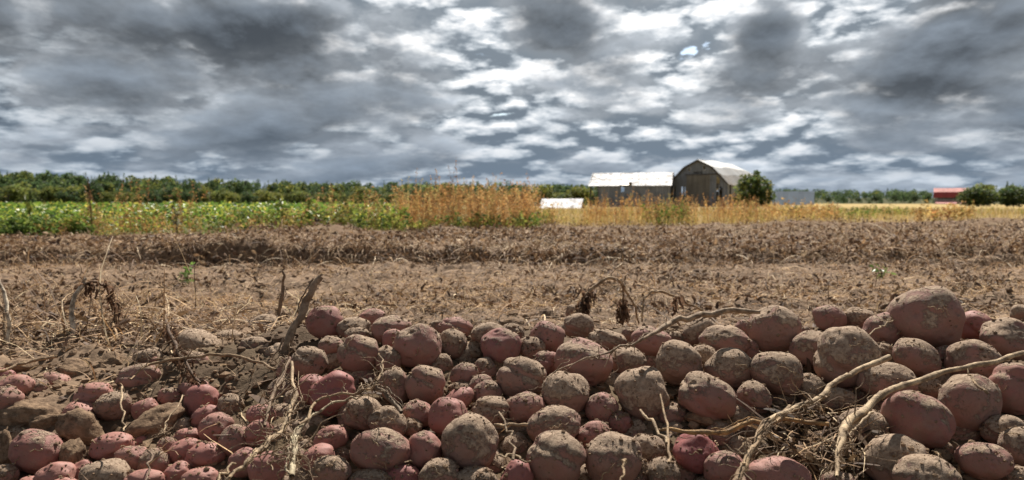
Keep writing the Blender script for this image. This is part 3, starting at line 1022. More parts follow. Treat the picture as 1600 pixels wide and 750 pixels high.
for i, (x, y, w, h, rot, back, lab) in enumerate(CL):
    Yc = surf_Y(x, y, 0.45 * .5 * h / F) + back
    s = Yc / F
    o = link("soil_clod", clod_mesh(i + 1))
    o.matrix_world = Matrix.Translation(Vector(at(x, y, Yc))) @ Matrix.Rotation(math.radians(rot), 4, 'Y') @ Matrix.Diagonal((w * .5 * s, (w + h) * .25 * s, h * .5 * s, 1))
    tag(o, lab, "soil clod", "clods of soil among the potatoes")


# ------------------------------------------------------------------ tubes: stems, roots, sticks
def tube_np(pts, rad, sides=6, lump=0.12, seed=0):
    pts = np.asarray(pts, float)
    n = len(pts)
    t = np.gradient(pts, axis=0)
    t /= np.linalg.norm(t, axis=1)[:, None] + 1e-9
    ref = np.array((0.3, 0.9, 0.31))
    a = np.cross(t, ref)
    a /= np.linalg.norm(a, axis=1)[:, None] + 1e-9
    b = np.cross(t, a)
    th = np.arange(sides) * 2 * np.pi / sides
    rg = np.random.default_rng(seed)
    rr = np.asarray(rad)[:, None] * (1 + lump * rg.normal(size=(n, sides)).clip(-2, 2))
    V = pts[:, None, :] + rr[..., None] * (np.cos(th)[None, :, None] * a[:, None, :] + np.sin(th)[None, :, None] * b[:, None, :])
    i = np.arange(n * sides).reshape(n, sides)
    j = np.roll(i, -1, axis=1)
    Fq = np.stack([i[:-1], j[:-1], j[1:], i[1:]], -1).reshape(-1, 4)
    return V.reshape(-1, 3), Fq


def smooth_path(pts, m):
    """Catmull-Rom through pts, m points"""
    P = np.asarray(pts, float)
    P = np.vstack([2 * P[0] - P[1], P, 2 * P[-1] - P[-2]])
    k = len(P) - 3
    u = np.linspace(0, k - 1e-6, m)
    i = u.astype(int)
    f = (u - i)[:, None]
    p0, p1, p2, p3 = P[i], P[i + 1], P[i + 2], P[i + 3]
    return .5 * (2 * p1 + (p2 - p0) * f + (2 * p0 - 5 * p1 + 4 * p2 - p3) * f ** 2 + (3 * p1 - p0 - 3 * p2 + p3) * f ** 3)


def join_np(parts):
    Vs, Fs, off = [], [], 0
    for V, Fq in parts:
        Vs.append(V)
        Fs.append(Fq + off)
        off += len(V)
    return np.vstack(Vs), np.vstack(Fs)


def hair(p, length, rad, rg, n=9, droop=.3):
    """a thin curly root"""
    d = rg.normal(size=3)
    d[2] -= droop
    d /= np.linalg.norm(d)
    pts = [np.array(p)]
    for k in range(n - 1):
        d = d + rg.normal(size=3) * .45
        d /= np.linalg.norm(d)
        pts.append(pts[-1] + d * length / (n - 1))
    pts = smooth_path(pts, n * 2)
    return tube_np(pts, np.linspace(rad, rad * .35, n * 2), 4, .05, int(rg.integers(1e6)))


def leafy(p, rg, n, spread, size):
    """shrivelled hanging leaves: crumpled strips"""
    V, Fq = [], []
    for k in range(n):
        b = np.array(p) + rg.normal(size=3) * spread
        L = size * rg.uniform(.6, 1.4)
        wv = rg.normal(size=3)
        wv[2] *= .2
        wv /= np.linalg.norm(wv)
        dn = np.array((rg.normal() * .35, rg.normal() * .35, -1.0))
        dn /= np.linalg.norm(dn)
        base = len(V)
        for q in range(5):
            wd = size * .28 * (1 - abs(q / 4 - .45) * 1.5) * rg.uniform(.7, 1.2)
            c0 = b + dn * L * q / 4 + rg.normal(size=3) * size * .06
            wv2 = wv + rg.normal(size=3) * .45
            V += [c0 - wv2 * wd * .8, c0 + rg.normal(size=3) * size * .12, c0 + wv2 * wd * .8]
        for q in range(4):
            a = base + q * 3
            Fq += [[a, a + 1, a + 4, a + 3], [a + 1, a + 2, a + 5, a + 4]]
    return np.array(V), np.array(Fq)


PALE, TAN, OCHRE, BROWN, DARK, GREY = (.54, .405, .255), (.40, .28, .165), (.44, .27, .12), (.22, .135, .08), (.085, .052, .034), (.34, .25, .165)


def vine(name, label, cat, pts, rpx, clear, col, roots=(), nroot=0, rlen=.05, leaves=(), nleaf=0, lsize=.03, m=None, group="dead potato stems", jag=.0012):
    """pts: (x, y[, Y]) down the stem; rpx radius in pixels at the ends or per point"""
    rg = np.random.default_rng(sum(map(ord, label)))
    P = []
    for p in pts:
        Y = p[2] if len(p) > 2 else surf_Y(p[0], p[1], clear)
        P.append(at(p[0], p[1], Y))
    P = np.array(P)
    if clear > .04:                                            # keep the depth change gentle so the stem stays stiff
        ys = P[:, 1]
    m = m or max(14, 9 * len(P))
    C_ = smooth_path(P, m)
    kn = np.arange(0, m + 5, 4)
    C_ = C_ + np.stack([np.interp(np.arange(m), kn, rg.normal(size=len(kn))) for _q in range(3)], 1) * jag * 1.6
    rp = np.interp(np.linspace(0, 1, m), np.linspace(0, 1, len(rpx)), rpx)
    rad = rp / F * C_[:, 1] * (.66 if max(rpx) > 3.4 else .85)
    node = np.zeros(m)
    for q in range(5, m - 3, 9):
        node[q] = .16
    rad = rad * (1 + node + .05 * np.interp(np.arange(m), np.arange(0, m + 4, 3), rg.normal(size=len(np.arange(0, m + 4, 3)))))
    V, Fq = tube_np(C_, rad, 8, .045, int(rg.integers(1e6)))
    if max(rpx) > 4.5:
        more = [(V, Fq)]
        for q in range(4):                                     # bark fibres that have come loose
            i0 = int(rg.integers(0, max(1, m - 12)))
            i1 = min(m, i0 + int(rg.integers(9, 22)))
            seg_ = C_[i0:i1] + rg.normal(size=3) * rad[i0:i1, None] * .75 + np.cumsum(rg.normal(size=(i1 - i0, 3)), 0) * .0009
            more.append(tube_np(seg_, np.linspace(.34, .12, i1 - i0) * rad[i0:i1], 5, .1, q))
        V, Fq = join_np(more)
    cols = np.tile(np.array(col), (len(V), 1)) * (1 + .12 * rg.normal(size=(len(V), 1)))
    e = thing(name, label, cat, tuple(C_[-1]), 0, group)
    off = C_[-1]
    link("stem", np_mesh("stem", V - off, Fq, M_VINE, cols, True), e)
    if nroot:
        parts = []
        for k in range(nroot):
            u = rg.uniform(roots[0], roots[1])
            p = C_[int(u * (m - 1))]
            parts.append(hair(p, rlen * rg.uniform(.4, 1.5), .0011 * rg.uniform(.5, 1.3), rg, droop=.25))
        V, Fq = join_np(parts)
        cols = np.tile(np.array(GREY) * 1.15, (len(V), 1))
        tag(link("root_hairs", np_mesh("root_hairs", V - off, Fq, M_VINE, cols, True), e), kind="stuff")
    if nleaf:
        parts = []
        for k in range(max(1, nleaf // 4)):
            u = rg.uniform(leaves[0], leaves[1])
            parts.append(leafy(C_[int(u * (m - 1))], rg, 4, lsize * .35, lsize))
        V, Fq = join_np(parts)
        cols = np.tile(np.array(DARK), (len(V), 1)) * rg.uniform(.9, 3.2, size=(len(V), 1))
        tag(link("withered_leaves", np_mesh("withered_leaves", V - off, Fq, M_WEED, cols, True), e), kind="stuff")
    return e


vine("dead_vine", "long pale stem running from the right edge to a root crown at the bottom right", "dead stem",
     [(1612, 549), (1540, 567), (1480, 580), (1420, 600), (1380, 616), (1350, 641), (1322, 668), (1310, 700), (1308, 745)],
     [6, 6, 6, 7, 8, 9, 12, 7, 4], .105, PALE, (.62, 1), 34, .06)
vine("dead_vine", "straight cut stem slanting down left below the big brown globe potato", "dead stem",
     [(1394, 562), (1342, 577), (1320, 590), (1288, 613), (1240, 637), (1192, 662)], [7, 6, 6, 7, 6, 6], .10, PALE, (.45, 1), 14, .05)
vine("dead_vine", "shaggy fibrous stem end dropping to the bottom edge beside the broad pink potato", "dead stem",
     [(1236, 636), (1200, 663), (1178, 700), (1160, 728), (1144, 758)], [6, 8, 8, 9, 8], .10, TAN, (.1, 1), 34, .035)
vine("dead_stalk", "ochre split stalk lying level above the clean magenta potato", "dead stalk",
     [(1030, 670), (1085, 677), (1150, 668), (1205, 658), (1292, 663)], [3, 5, 6, 5, 5], .075, OCHRE, (0, 1), 10, .03)
vine("dead_vine", "thick bent grey stem arching over the crest left of the large starry dimpled potato", "dead stem",
     [(1186, 487), (1140, 487), (1100, 490), (1070, 497), (1040, 507), (1012, 527), (975, 543), (930, 557), (890, 572), (860, 590), (846, 606)],
     [5, 7, 7, 6.5, 6.5, 4, 3, 1.6, 1.4, 1.1, .8], .11, GREY, (.4, 1), 14, .04)
vine("dead_stick", "thick dark stick standing slanted between the brown potatoes left of the crest", "stick",
     [(499, 431, 1.42), (480, 470, 1.40), (455, 520, 1.37), (430, 575, 1.33), (424, 592, 1.32)], [7, 9, 9, 9, 8], .02, (.32, .235, .16), (.6, 1), 14, .06)
vine("dead_vine", "bleached white stem bent over like a crook at the left", "dead stem",
     [(117, 554, 1.62), (113, 510, 1.63), (112, 483, 1.65), (128, 446, 1.68), (136, 434, 1.69)], [4.5, 5, 5, 5, 3], .02, (.74, .64, .50), (.7, 1), 6, .05)
vine("dead_vine", "brown thin stem curving down from the top of the bleached crook", "dead stem",
     [(130, 446, 1.68), (150, 441, 1.70), (168, 450, 1.72), (179, 470, 1.73), (182, 512, 1.74)], [4, 3.5, 2.5, 2, 1.5], .02, BROWN, (0, 1), 0, .05, (.1, 1), 70, .020)
vine("dead_vine", "bleached stem leaning at the left edge of the photo", "dead stem",
     [(-2, 430, 1.60), (8, 465, 1.58), (13, 500, 1.56), (15, 536, 1.55)], [3.5, 4.5, 4.5, 4], .02, (.68, .58, .44), (.5, 1), 10, .05)
vine("dead_vine", "second thinner stem beside the bleached one at the left edge", "dead stem",
     [(-4, 466, 1.62), (5, 490, 1.6), (8, 535, 1.57)], [3, 3.5, 3], .02, TAN)
vine("dead_vine", "arched straw bowing over the dark withered plant to the thick stick's foot", "dead stem",
     [(200, 590), (228, 572), (268, 562), (310, 556), (350, 553), (392, 562), (432, 580)], [2, 3, 3.5, 3.5, 3.5, 3, 3], .055, TAN, (.1, .5), 10, .05)
vine("withered_plant", "dark withered potato plant collapsed beside the arched straw", "withered plant",
     [(258, 500), (268, 530), (284, 560), (312, 600)], [2.5, 3, 3, 2], .05, DARK, (.2, .8), 12, .05, (.15, .9), 80, .018)
vine("dead_vine", "pale flattened stem slanting up through the lower left middle", "dead stem",
     [(340, 756), (372, 732), (405, 705), (428, 680), (448, 655), (457, 618), (456, 565)], [4, 5, 6, 7, 7, 5, 3.5], .085, PALE, (.35, 1), 34, .055)
vine("dead_vine", "forked pale stem with a bunch of roots at its foot, right of the flattened one", "dead stem",
     [(452, 745), (457, 715), (463, 685), (475, 660), (500, 640), (535, 624), (565, 618)], [7, 7, 6, 5.5, 3, 2.5, 2], .09, (.58, .49, .33), (0, .35), 44, .055)
vine("dead_vine", "thin twisting stem rising from the fork toward the big scarred potato", "dead stem",
     [(470, 665), (492, 632), (520, 618), (560, 612), (590, 596), (598, 566), (592, 552)], [2.5, 2.5, 2.2, 2, 2, 1.6, 1.5], .10, TAN, (.3, .9), 26, .04)
vine("dead_stick", "dark stub of stick wedged under the tall upright potato", "stick",
     [(578, 596), (600, 615), (628, 646)], [6, 6, 5], .07, (.20, .15, .105))
vine("straw", "left of the two crossed straws in front of the very dirty potato", "straw",
     [(1000, 637), (1020, 660), (1044, 692)], [3, 3.5, 3.5], .10, PALE)
vine("straw", "upright one of the two crossed straws above the small brown potato", "straw",
     [(1034, 621), (1040, 650), (1045, 690), (1047, 722)], [2, 3, 3, 4], .10, TAN)
vine("twig", "thin twig bent down beside the largest round potato", "twig",
     [(779, 645), (790, 670), (801, 692), (803, 716)], [2, 2, 2, 2.6], .095, GREY, (0, .3), 6, .02)
vine("twig", "pale twig lying level under the lumpy dark topped potato's left side", "twig",
     [(777, 715), (795, 711), (812, 717), (830, 721)], [1.6, 2, 2, 1.5], .09, PALE)
vine("straw", "short pale straw left of the bean shaped potato", "straw",
     [(772, 663), (795, 665), (822, 664)], [3, 3, 3], .07, TAN)
vine("withered_plant", "arching withered potato plant with hanging dark leaves beyond the crest", "withered plant",
     [(908, 506, 1.78), (908, 480, 1.80), (922, 452, 1.82), (948, 435, 1.84), (968, 440, 1.85), (984, 462, 1.86), (1000, 505, 1.87)],
     [2.5, 2.5, 3, 3.2, 3, 2, 1.5], .02, TAN, (.1, .9), 26, .07, (.02, .34), 130, .020)
vine("withered_plant", "drooping leafy shoot hanging right of the arching withered plant", "withered plant",
     [(974, 446, 1.85), (973, 470, 1.86), (972, 495, 1.86)], [1.4, 1.4, 1], .02, BROWN, (0, 1), 4, .05, (.45, 1), 60, .020)
vine("dead_vine", "thin angled stem right of the arching withered plant, with a dry leaf", "dead stem",
     [(1003, 500, 1.9), (1006, 474, 1.92), (1014, 460, 1.94), (1034, 456, 1.96), (1070, 470, 2.0), (1100, 488, 2.02)], [1.5, 1.6, 2, 2.4, 2.2, 1.6], .02, TAN, (0, 1), 8, .06, (.7, .9), 8, .03)
vine("dead_vine", "upright grey stump of a stem standing in the soil left of the thick stick", "dead stem",
     [(443, 421, 1.95), (442, 450, 1.95), (439, 478, 1.95), (436, 506, 1.95)], [2.5, 4, 4.5, 5], .02, (.25, .18, .125))
vine("dead_vine", "pale cut straw lying level on the left bank", "dead stem",
     [(324, 484), (345, 485), (372, 487), (396, 488)], [3, 4, 4, 3], .03, PALE, (0, .3), 10, .06)
vine("twig", "thin upright twig standing in front of the dark dusty potato on the left", "twig",
     [(190, 603), (191, 630), (194, 655), (194, 676)], [2, 1.6, 1.5, 1.5], .085, PALE)
vine("twig", "knotted dark twig at the bottom left in front of the half dusty pink potato", "twig",
     [(233, 704), (236, 720), (232, 738), (226, 756)], [2.2, 2, 1.8, 1.8], .085, (.20, .14, .10))
vine("root_strand", "thin root curling over the right edge of the flat grey clod", "root",
     [(284, 620), (276, 638), (262, 652), (257, 668), (256, 682)], [1.5, 1.3, 1.2, 1.2, 1.2], .085, PALE, (.8, 1), 22, .02)
vine("dead_vine", "pale straw lying across the left bank by the edge", "dead stem",
     [(-4, 582), (24, 570), (55, 562), (90, 559)], [2.5, 3, 3, 2.5], .035, TAN)
vine("straw", "thin straw slanting down to the bottom edge beside the shaded red potato", "straw",
     [(369, 722), (352, 738), (336, 756)], [2, 2, 2], .095, PALE)
vine("root_strand", "pale root thread on the purplish potato left of the huge top one", "root",
     [(1356, 524), (1372, 512), (1385, 508), (1396, 500)], [1.3, 1.3, 1.2, 1], .085, PALE)
vine("root_strand", "short curled root on the front of the big smooth dusky potato", "root",
     [(1512, 577), (1518, 592), (1532, 604), (1546, 617)], [1.5, 2, 2.2, 2.6], .115, TAN)
vine("root_strand", "root hanging down the right of the round blushing potato", "root",
     [(978, 716), (974, 732), (970, 752)], [2.8, 2.5, 2], .115, TAN)
vine("dead_vine", "broad stalk with split fibres running down left from the foot of the thick stick", "dead stem",
     [(452, 560), (436, 600), (420, 640), (412, 668)], [5, 5, 4, 3], .05, (.28, .2, .135), (0, 1), 26, .06)


# ------------------------------------------------------------------ loose matter: crumbs, root fibres, straw litter
def scatter_solid(name, base, P, size, mat_, squash=.7):
    V0, F0 = base
    n = len(P)
    k = len(V0)
    jit = 1 + .28 * NR.normal(size=(n, k, 1)).clip(-1.5, 1.5)
    V = V0[None] * jit
    a = NR.uniform(0, 2 * np.pi, n)
    ca, sa = np.cos(a)[:, None], np.sin(a)[:, None]
    x, y, z = V[..., 0], V[..., 1], V[..., 2] * squash
    V = np.stack([ca * x - sa * y, sa * x + ca * y, z], -1) * size[:, None, None] + P[:, None, :]
    Fq = (F0[None] + (np.arange(n) * k)[:, None, None]).reshape(-1, 3)
    tag(link(name, np_mesh(name, V.reshape(-1, 3), Fq, mat_, None, False)), kind='stuff')


def gp(X, Y, dz=0.0):
    return np.stack([X, Y, ground_z(X, Y) + dz], 1)


n = 11000
Yc = NR.uniform(.85, 2.3, n)
Xc = NR.uniform(-.72, .72, n) * Yc
sz = .002 + .008 * NR.random(n) ** 5 + .003 * NR.random(n)
scatter_solid("soil_crumbs", ICO1, gp(Xc, Yc, .001), sz, M_CLOD)
n = 6000
Yc = 1.9 + 4.2 * NR.random(n) ** 1.2
Xc = NR.uniform(-.72, .72, n) * Yc
scatter_solid("field_crumbs", ICO1, gp(Xc, Yc, .002), .003 + .014 * NR.random(n) ** 5, M_CLOD)

scatter_solid("soil_grains", ICO1, GRAINS, (.0005 + .0011 * NR.random(len(GRAINS)) + .0028 * NR.random(len(GRAINS)) ** 8), M_CLOD, .8)

# fine root fibres lying over the potatoes
parts = []
big = [i for i in range(len(PT)) if PRAD[i] > .016]
for q in range(150):
    i = R.choice(big)
    r = PRAD[i] * 1.015
    a0 = NR.normal(size=3)
    a0[1] -= 1.2
    a0[2] += .9
    a0 /= np.linalg.norm(a0)
    b0 = np.cross(a0, NR.normal(size=3))
    b0 /= np.linalg.norm(b0)
    L = NR.uniform(.25, 1.0)
    th = np.linspace(-L / 2, L / 2, 9)
    pts = PC[i] + r * (np.cos(th)[:, None] * a0 + np.sin(th)[:, None] * b0) + NR.normal(size=(9, 3)) * r * .035 + a0 * .0012
    parts.append(tube_np(smooth_path(pts, 16), np.full(16, .00055 * NR.uniform(.7, 1.5)), 4, .1, q))
V, Fq = join_np(parts)
tag(link("root_fibres", np_mesh("root_fibres", V, Fq, M_VINE, np.tile(np.array(PALE), (len(V), 1)), True)), kind='stuff')


def ribbons(P, L, az, pitch, curve, width, col, seg=5, twist=.6):
    """N bent flat strips: start P (N,3), length, heading, first pitch, bend along the length"""
    n = len(P)
    pts = [P]
    ph = pitch.copy()
    hd = az.copy()
    for k in range(seg):
        d = np.stack([np.cos(hd) * np.cos(ph), np.sin(hd) * np.cos(ph), np.sin(ph)], 1)
        pts.append(pts[-1] + d * (L / seg)[:, None])
        ph = ph - curve / seg + NR.normal(size=n) * .12
        hd = hd + NR.normal(size=n) * .16
    pts = np.stack(pts, 1)
    tw = NR.uniform(-twist, twist, n)
    side = np.stack([-np.sin(az) * np.cos(tw), np.cos(az) * np.cos(tw), np.sin(tw)], 1)
    wk = np.interp(np.linspace(0, 1, seg + 1), [0, .5, 1], [1, .9, .35])
    off = side[:, None, :] * (width[:, None] * .5 * wk[None])[..., None]
    V = np.concatenate([(pts - off)[:, :, None], (pts + off)[:, :, None]], 2).reshape(n, -1, 3)
    f0 = np.array([[2 * k, 2 * k + 1, 2 * k + 3, 2 * k + 2] for k in range(seg)])
    Fq = (f0[None] + (np.arange(n) * V.shape[1])[:, None, None]).reshape(-1, 4)
    C_ = np.repeat(col[:, None, :], V.shape[1], 1).reshape(-1, 3)
    return V.reshape(-1, 3), Fq, C_


def leaves_np(P, size, col, tilt=1.0, slim=.5, droop=0.0):
    """N folded leaves (6 points, 4 quads/tris as quads)"""
    n = len(P)
    d = NR.normal(size=(n, 3))
    d[:, 2] = d[:, 2] * .6 * tilt - droop
    d /= np.linalg.norm(d, axis=1)[:, None]
    s = np.cross(d, NR.normal(size=(n, 3)) * tilt + np.array((0, 0, 1.0)))
    s /= np.linalg.norm(s, axis=1)[:, None] + 1e-9
    nn = np.cross(s, d)
    L = size[:, None]
    q = [P, P + d * L * .3 + s * L * slim * .5 + nn * L * .12, P + d * L * .72 + s * L * slim * .36 + nn * L * .08,
         P + d * L, P + d * L * .72 - s * L * slim * .36 + nn * L * .08, P + d * L * .3 - s * L * slim * .5 + nn * L * .12]
    V = np.stack(q, 1)
    f0 = np.array([[0, 1, 2, 3], [0, 3, 4, 5]])
    Fq = (f0[None] + (np.arange(n) * 6)[:, None, None]).reshape(-1, 4)
    return V.reshape(-1, 3), Fq, np.repeat(col[:, None, :], 6, 1).reshape(-1, 3)


def pick(cols, w, n, var=.2):
    c = np.array(cols)[NR.choice(len(cols), n, p=np.array(w) / sum(w))]
    return c * (1 + var * NR.normal(size=(n, 1))).clip(.4, 1.7)


def stuff(name, lst, mat_):
    off, Vs, Fs, Cs = 0, [], [], []
    for V, Fq, C_ in lst:
        Vs.append(V)
        Fs.append(Fq + off)
        Cs.append(C_)
        off += len(V)
    return tag(link(name, np_mesh(name, np.vstack(Vs), np.vstack(Fs), mat_, np.vstack(Cs))), kind='stuff')


def near_y(n, a, b, p=1.0):
    """distances spread so that each band of the view gets its share"""
    u = NR.random(n)
    return 1 / (1 / a + (1 / b - 1 / a) * u)


# straw litter on the flat harvested strip
def litter(n, ya, yb, lmin, lmax, wmin, wmax, cols, w, up=.35, xr=.84, keep=None):
    Y = near_y(n, ya, yb)
    X = NR.uniform(-xr, xr, n) * Y
    if keep is not None:
        k = keep(X, Y)
        X, Y = X[k], Y[k]
    n = len(X)
    L = NR.uniform(lmin, lmax, n) * NR.uniform(.5, 1, n)
    return ribbons(gp(X, Y, .004), L, NR.uniform(0, 2 * np.pi, n), np.abs(NR.normal(size=n)) * up, NR.uniform(.2, 1.8, n), NR.uniform(wmin, wmax, n), pick(cols, w, n))


STR = [(.42, .275, .145), (.30, .185, .10), (.62, .48, .30), (.14, .085, .05)]
stuff("straw_litter", [litter(40000, 1.75, 5.5, .02, .12, .0012, .004, STR, (5, 6, 1.2, 8), .25),
                       litter(2200, 1.9, 5.4, .08, .28, .0025, .006, STR, (3, 3, 2, 2), .26)], M_STRAW)
# golden trampled grass along the foot of the first standing row
stuff("trampled_grass", [litter(16000, 3.0, 5.5, .04, .17, .0015, .004, [(.46, .28, .12), (.54, .37, .18), (.26, .15, .075)], (4, 2, 3), .35,
                                keep=lambda X, Y: vnoise(np.stack([X * .9, Y * 1.9, X * 0], 1), 3) + .35 * sstep(-.1, .2, X / Y) * sstep(3, 4, Y) > .08)], M_STRAW)
# tangle of dead stems and leaves on the left bank
k_left = lambda X, Y: NR.random(len(X)) > sstep(-.55, -.25, X / Y)
stuff("dead_vine_tangle", [litter(7500, 1.55, 2.7, .05, .22, .0012, .0035, STR, (4, 5, 1.2, 7), .5, keep=k_left), litter(700, 1.6, 2.5, .12, .34, .002, .0045, STR, (3, 4, 2, 5), .8, keep=k_left),
                           litter(1500, 1.25, 2.4, .02, .08, .001, .003, STR, (4, 4, 2, 3), .6, keep=k_left),
                           litter(3600, 1.6, 2.6, .02, .045, .005, .011, [DARK, (.16, .1, .065), (.25, .17, .1)], (3, 3, 1), .8, keep=k_left)], M_STRAW)
stuff("fallen_straw", [litter(420, .95, 1.75, .02, .10, .0012, .0035, STR, (3, 3, 3, 2), .5),
                       litter(260, 1.05, 1.6, .02, .05, .006, .015, [DARK, (.16, .1, .065), (.25, .17, .1)], (3, 3, 1), .6)], M_STRAW)

n = 170
Q = np.array([at(R.uniform(1195, 1375), R.uniform(640, 748), 1.0) for k in range(n)])
for k in range(n):
    q = Q[k] - CAM
    Y_ = surf_Y((q[0] / q[1]) * F + 800, 375 - F * ((q @ UPV) / (q @ FWD)), .012)
    Q[k] = CAM + q * (Y_ / q[1])
stuff("leaf_debris", [ribbons(Q, NR.uniform(.03, .09, n), NR.uniform(0, 6.28, n), NR.uniform(-.2, .8, n), NR.uniform(0, 2.5, n), NR.uniform(.004, .010, n), pick([DARK, (.12, .075, .045), (.20, .13, .07)], (4, 3, 1), n), twist=1.4),
                      ribbons(Q + .008, NR.uniform(.03, .12, n), NR.uniform(0, 6.28, n), NR.uniform(-.2, .6, n), NR.uniform(0, 2.5, n), NR.uniform(.001, .002, n), pick(STR, (3, 3, 1, 3), n))], M_STRAW)

# clumps of withered vine left lying on the strip
parts_ = []
for (x, y, big_) in [(40, 462, 1.2), (90, 480, 1.3), (160, 486, 1.3), (215, 500, 1), (255, 470, .8), (545, 478, 1.1), (585, 488, 1), (520, 470, .8), (700, 476, .8), (640, 462, .6), (960, 452, 1),
                     (1040, 440, 1.2), (1095, 432, 1.2), (1150, 436, 1.1), (1000, 424, 1.1), (905, 436, .8), (1230, 448, 1), (1290, 432, .9), (1380, 424, .9), (1500, 440, 1), (1560, 430, 1),
                     (310, 440, .8), (392, 452, .8), (760, 448, .7), (845, 470, .7), (1450, 412, 1), (1320, 412, 1), (1180, 412, 1.1), (1090, 412, 1.1), (420, 420, .8), (230, 420, .8), (100, 425, .9), (560, 425, .7), (20, 500, 1.2), (130, 505, 1.2), (180, 520, 1), (70, 520, 1)] + [(R.uniform(-30, 1640), R.uniform(412, 486), R.uniform(.5, 1.15)) for _k in range(85)]:
    yy = surf_Y(x, y, .02, 1.3, 6.0)
    c0 = at(x, y, yy)
    n = int(70 * big_)
    P_ = c0[None, :2] + NR.normal(size=(n, 2)) * .10 * big_ * np.array((1.3, .8)) * (yy / 2.5) ** .5
    L_ = NR.uniform(.04, .15, n) * big_ * (yy / 2.5) ** .3
    parts_.append(ribbons(gp(P_[:, 0], P_[:, 1], .002), L_, NR.uniform(0, 6.28, n), np.abs(NR.normal(size=n)) * .6, NR.uniform(.8, 3.2, n), NR.uniform(.0015, .0045, n), pick(STR, (4, 5, 2, 7), n), 6))
    n = int(45 * big_)
    P_ = c0[None, :2] + NR.normal(size=(n, 2)) * .08 * big_ * np.array((1.3, .8))
    Q_ = gp(P_[:, 0], P_[:, 1], 0)
    Q_[:, 2] += NR.uniform(.0, .05, n) * big_
    parts_.append(leaves_np(Q_, NR.uniform(.012, .04, n), pick([DARK, (.15, .09, .055), (.26, .17, .095)], (4, 4, 2), n), 1.0, .4, .2))
stuff("vine_clumps", [p for p in parts_], M_STRAW)

# dead vines standing on the unharvested rows
VC = [(.19, .115, .068), (.31, .20, .115), (.48, .335, .20), (.68, .54, .37), (.085, .05, .034)]


def rowvines(n, ya, yb, lmin, lmax, w, cw, up):
    Y = near_y(n, ya, yb)
    Y = Y + .16 * np.sin(2 * np.pi * (Y - 5.62) / .86 + np.pi)     # most stand on the ridges
    X = NR.uniform(-.84, .84, n) * Y
    k = (Y < edge_y(X) - .2 - .35 * (X / Y < .02) + NR.random(n) * .5) & (NR.random(n) < .78 + .5 * vnoise(np.stack([X * 1.5, Y * 1.5, X * 0], 1), 21))
    X, Y = X[k], Y[k]
    n = len(X)
    return ribbons(gp(X, Y, -.01), NR.uniform(lmin, lmax, n) * (1 - .5 * sstep(5.8, 7.6, Y) * (1 - sstep(-.05, .1, X / Y))), NR.uniform(0, 2 * np.pi, n), NR.uniform(.1, up, n), NR.uniform(.8, 3.0, n),
                   NR.uniform(w * .5, w, n), pick(VC, cw, n), 6)


def rowleaves(n, ya, yb):
    Y = near_y(n, ya, yb)
    X = NR.uniform(-.84, .84, n) * Y
    k = (Y < edge_y(X) - .2 - .35 * (X / Y < .02)) & (NR.random(n) < .7 + .6 * vnoise(np.stack([X * 2.2, Y * 1.5, X * 0], 1), 22))
    X, Y = X[k], Y[k]
    n = len(X)
    P = gp(X, Y, 0)
    P[:, 2] += NR.uniform(.0, .10, n) * (1 - .5 * sstep(5.8, 7.6, Y) * (1 - sstep(-.05, .1, X / Y)))
    return leaves_np(P, NR.uniform(.02, .055, n), pick(VC, (5, 4, 1.5, .5, 4), n), 1.0, .5, .3)


stuff("dead_vine_rows", [rowvines(50000, 5.15, 18, .08, .28, .007, (5, 5, 4, 1.0, 3), 1.2), rowvines(7500, 5.1, 14, .16, .42, .007, (1, 4, 5, 2.4, 1), .7),
                         rowleaves(34000, 5.35, 18)], M_STRAW)


# ------------------------------------------------------------------ weeds and grass along the field edge
def stems(P, Ht, lean, width, col, seg=4):
    n = len(P)
    return ribbons(P, Ht, NR.uniform(0, 2 * np.pi, n), np.pi / 2 - np.abs(NR.normal(size=n)) * lean, NR.uniform(-.1, .5, n), width, col, seg, 1.5)


def weed_patch(n, x0, x1, ya, yb, h, hv, cols, w, k=14, seed=(.35, 1.0), ssize=.02, spread=.035, stemw=.006, base_green=.0, lean=.14, clump=0.0):
    """upright weeds seen between photo columns x0..x1; k seeds or small leaves on each stem"""
    u = NR.uniform(0, 1, n)
    t = (x0 + (x1 - x0) * u - 800) / F
    Y = NR.uniform(ya, yb, n)
    X = t * Y
    if clump:
        kk = NR.random(n) < .5 + clump * vnoise(np.stack([X * 2.0, Y * 1.3, X * 0], 1), int(x0))
        X, Y = X[kk], Y[kk]
        n = len(X)
    Hs = h * (1 + hv * NR.normal(size=n)).clip(.35, 1.8)
    P = gp(X, Y, -.02)
    c = pick(cols, w, n, .15)
    A = stems(P, Hs, lean, np.full(n, stemw), c * .8)
    top = A[0].reshape(n, -1, 3)
    s = NR.uniform(seed[0], seed[1], (n, k))
    idx = np.clip((s * 4), 0, 3.999)
    i0 = idx.astype(int)
    f = (idx - i0)[..., None]
    rows = np.arange(n)[:, None]
    a = (top[rows, 2 * i0] + top[rows, 2 * i0 + 1]) / 2
    b = (top[rows, 2 * i0 + 2] + top[rows, 2 * i0 + 3]) / 2
    Q = a + (b - a) * f + NR.normal(size=(n, k, 3)) * (spread * (1.15 - s))[..., None]
    cc = np.repeat(c[:, None, :], k, 1).reshape(-1, 3) * (1 + .22 * NR.normal(size=(n * k, 1))).clip(.4, 1.8)
    B = leaves_np(Q.reshape(-1, 3), ssize * NR.uniform(.6, 1.6, n * k), cc, 1.0, .5)
    return [A, B]


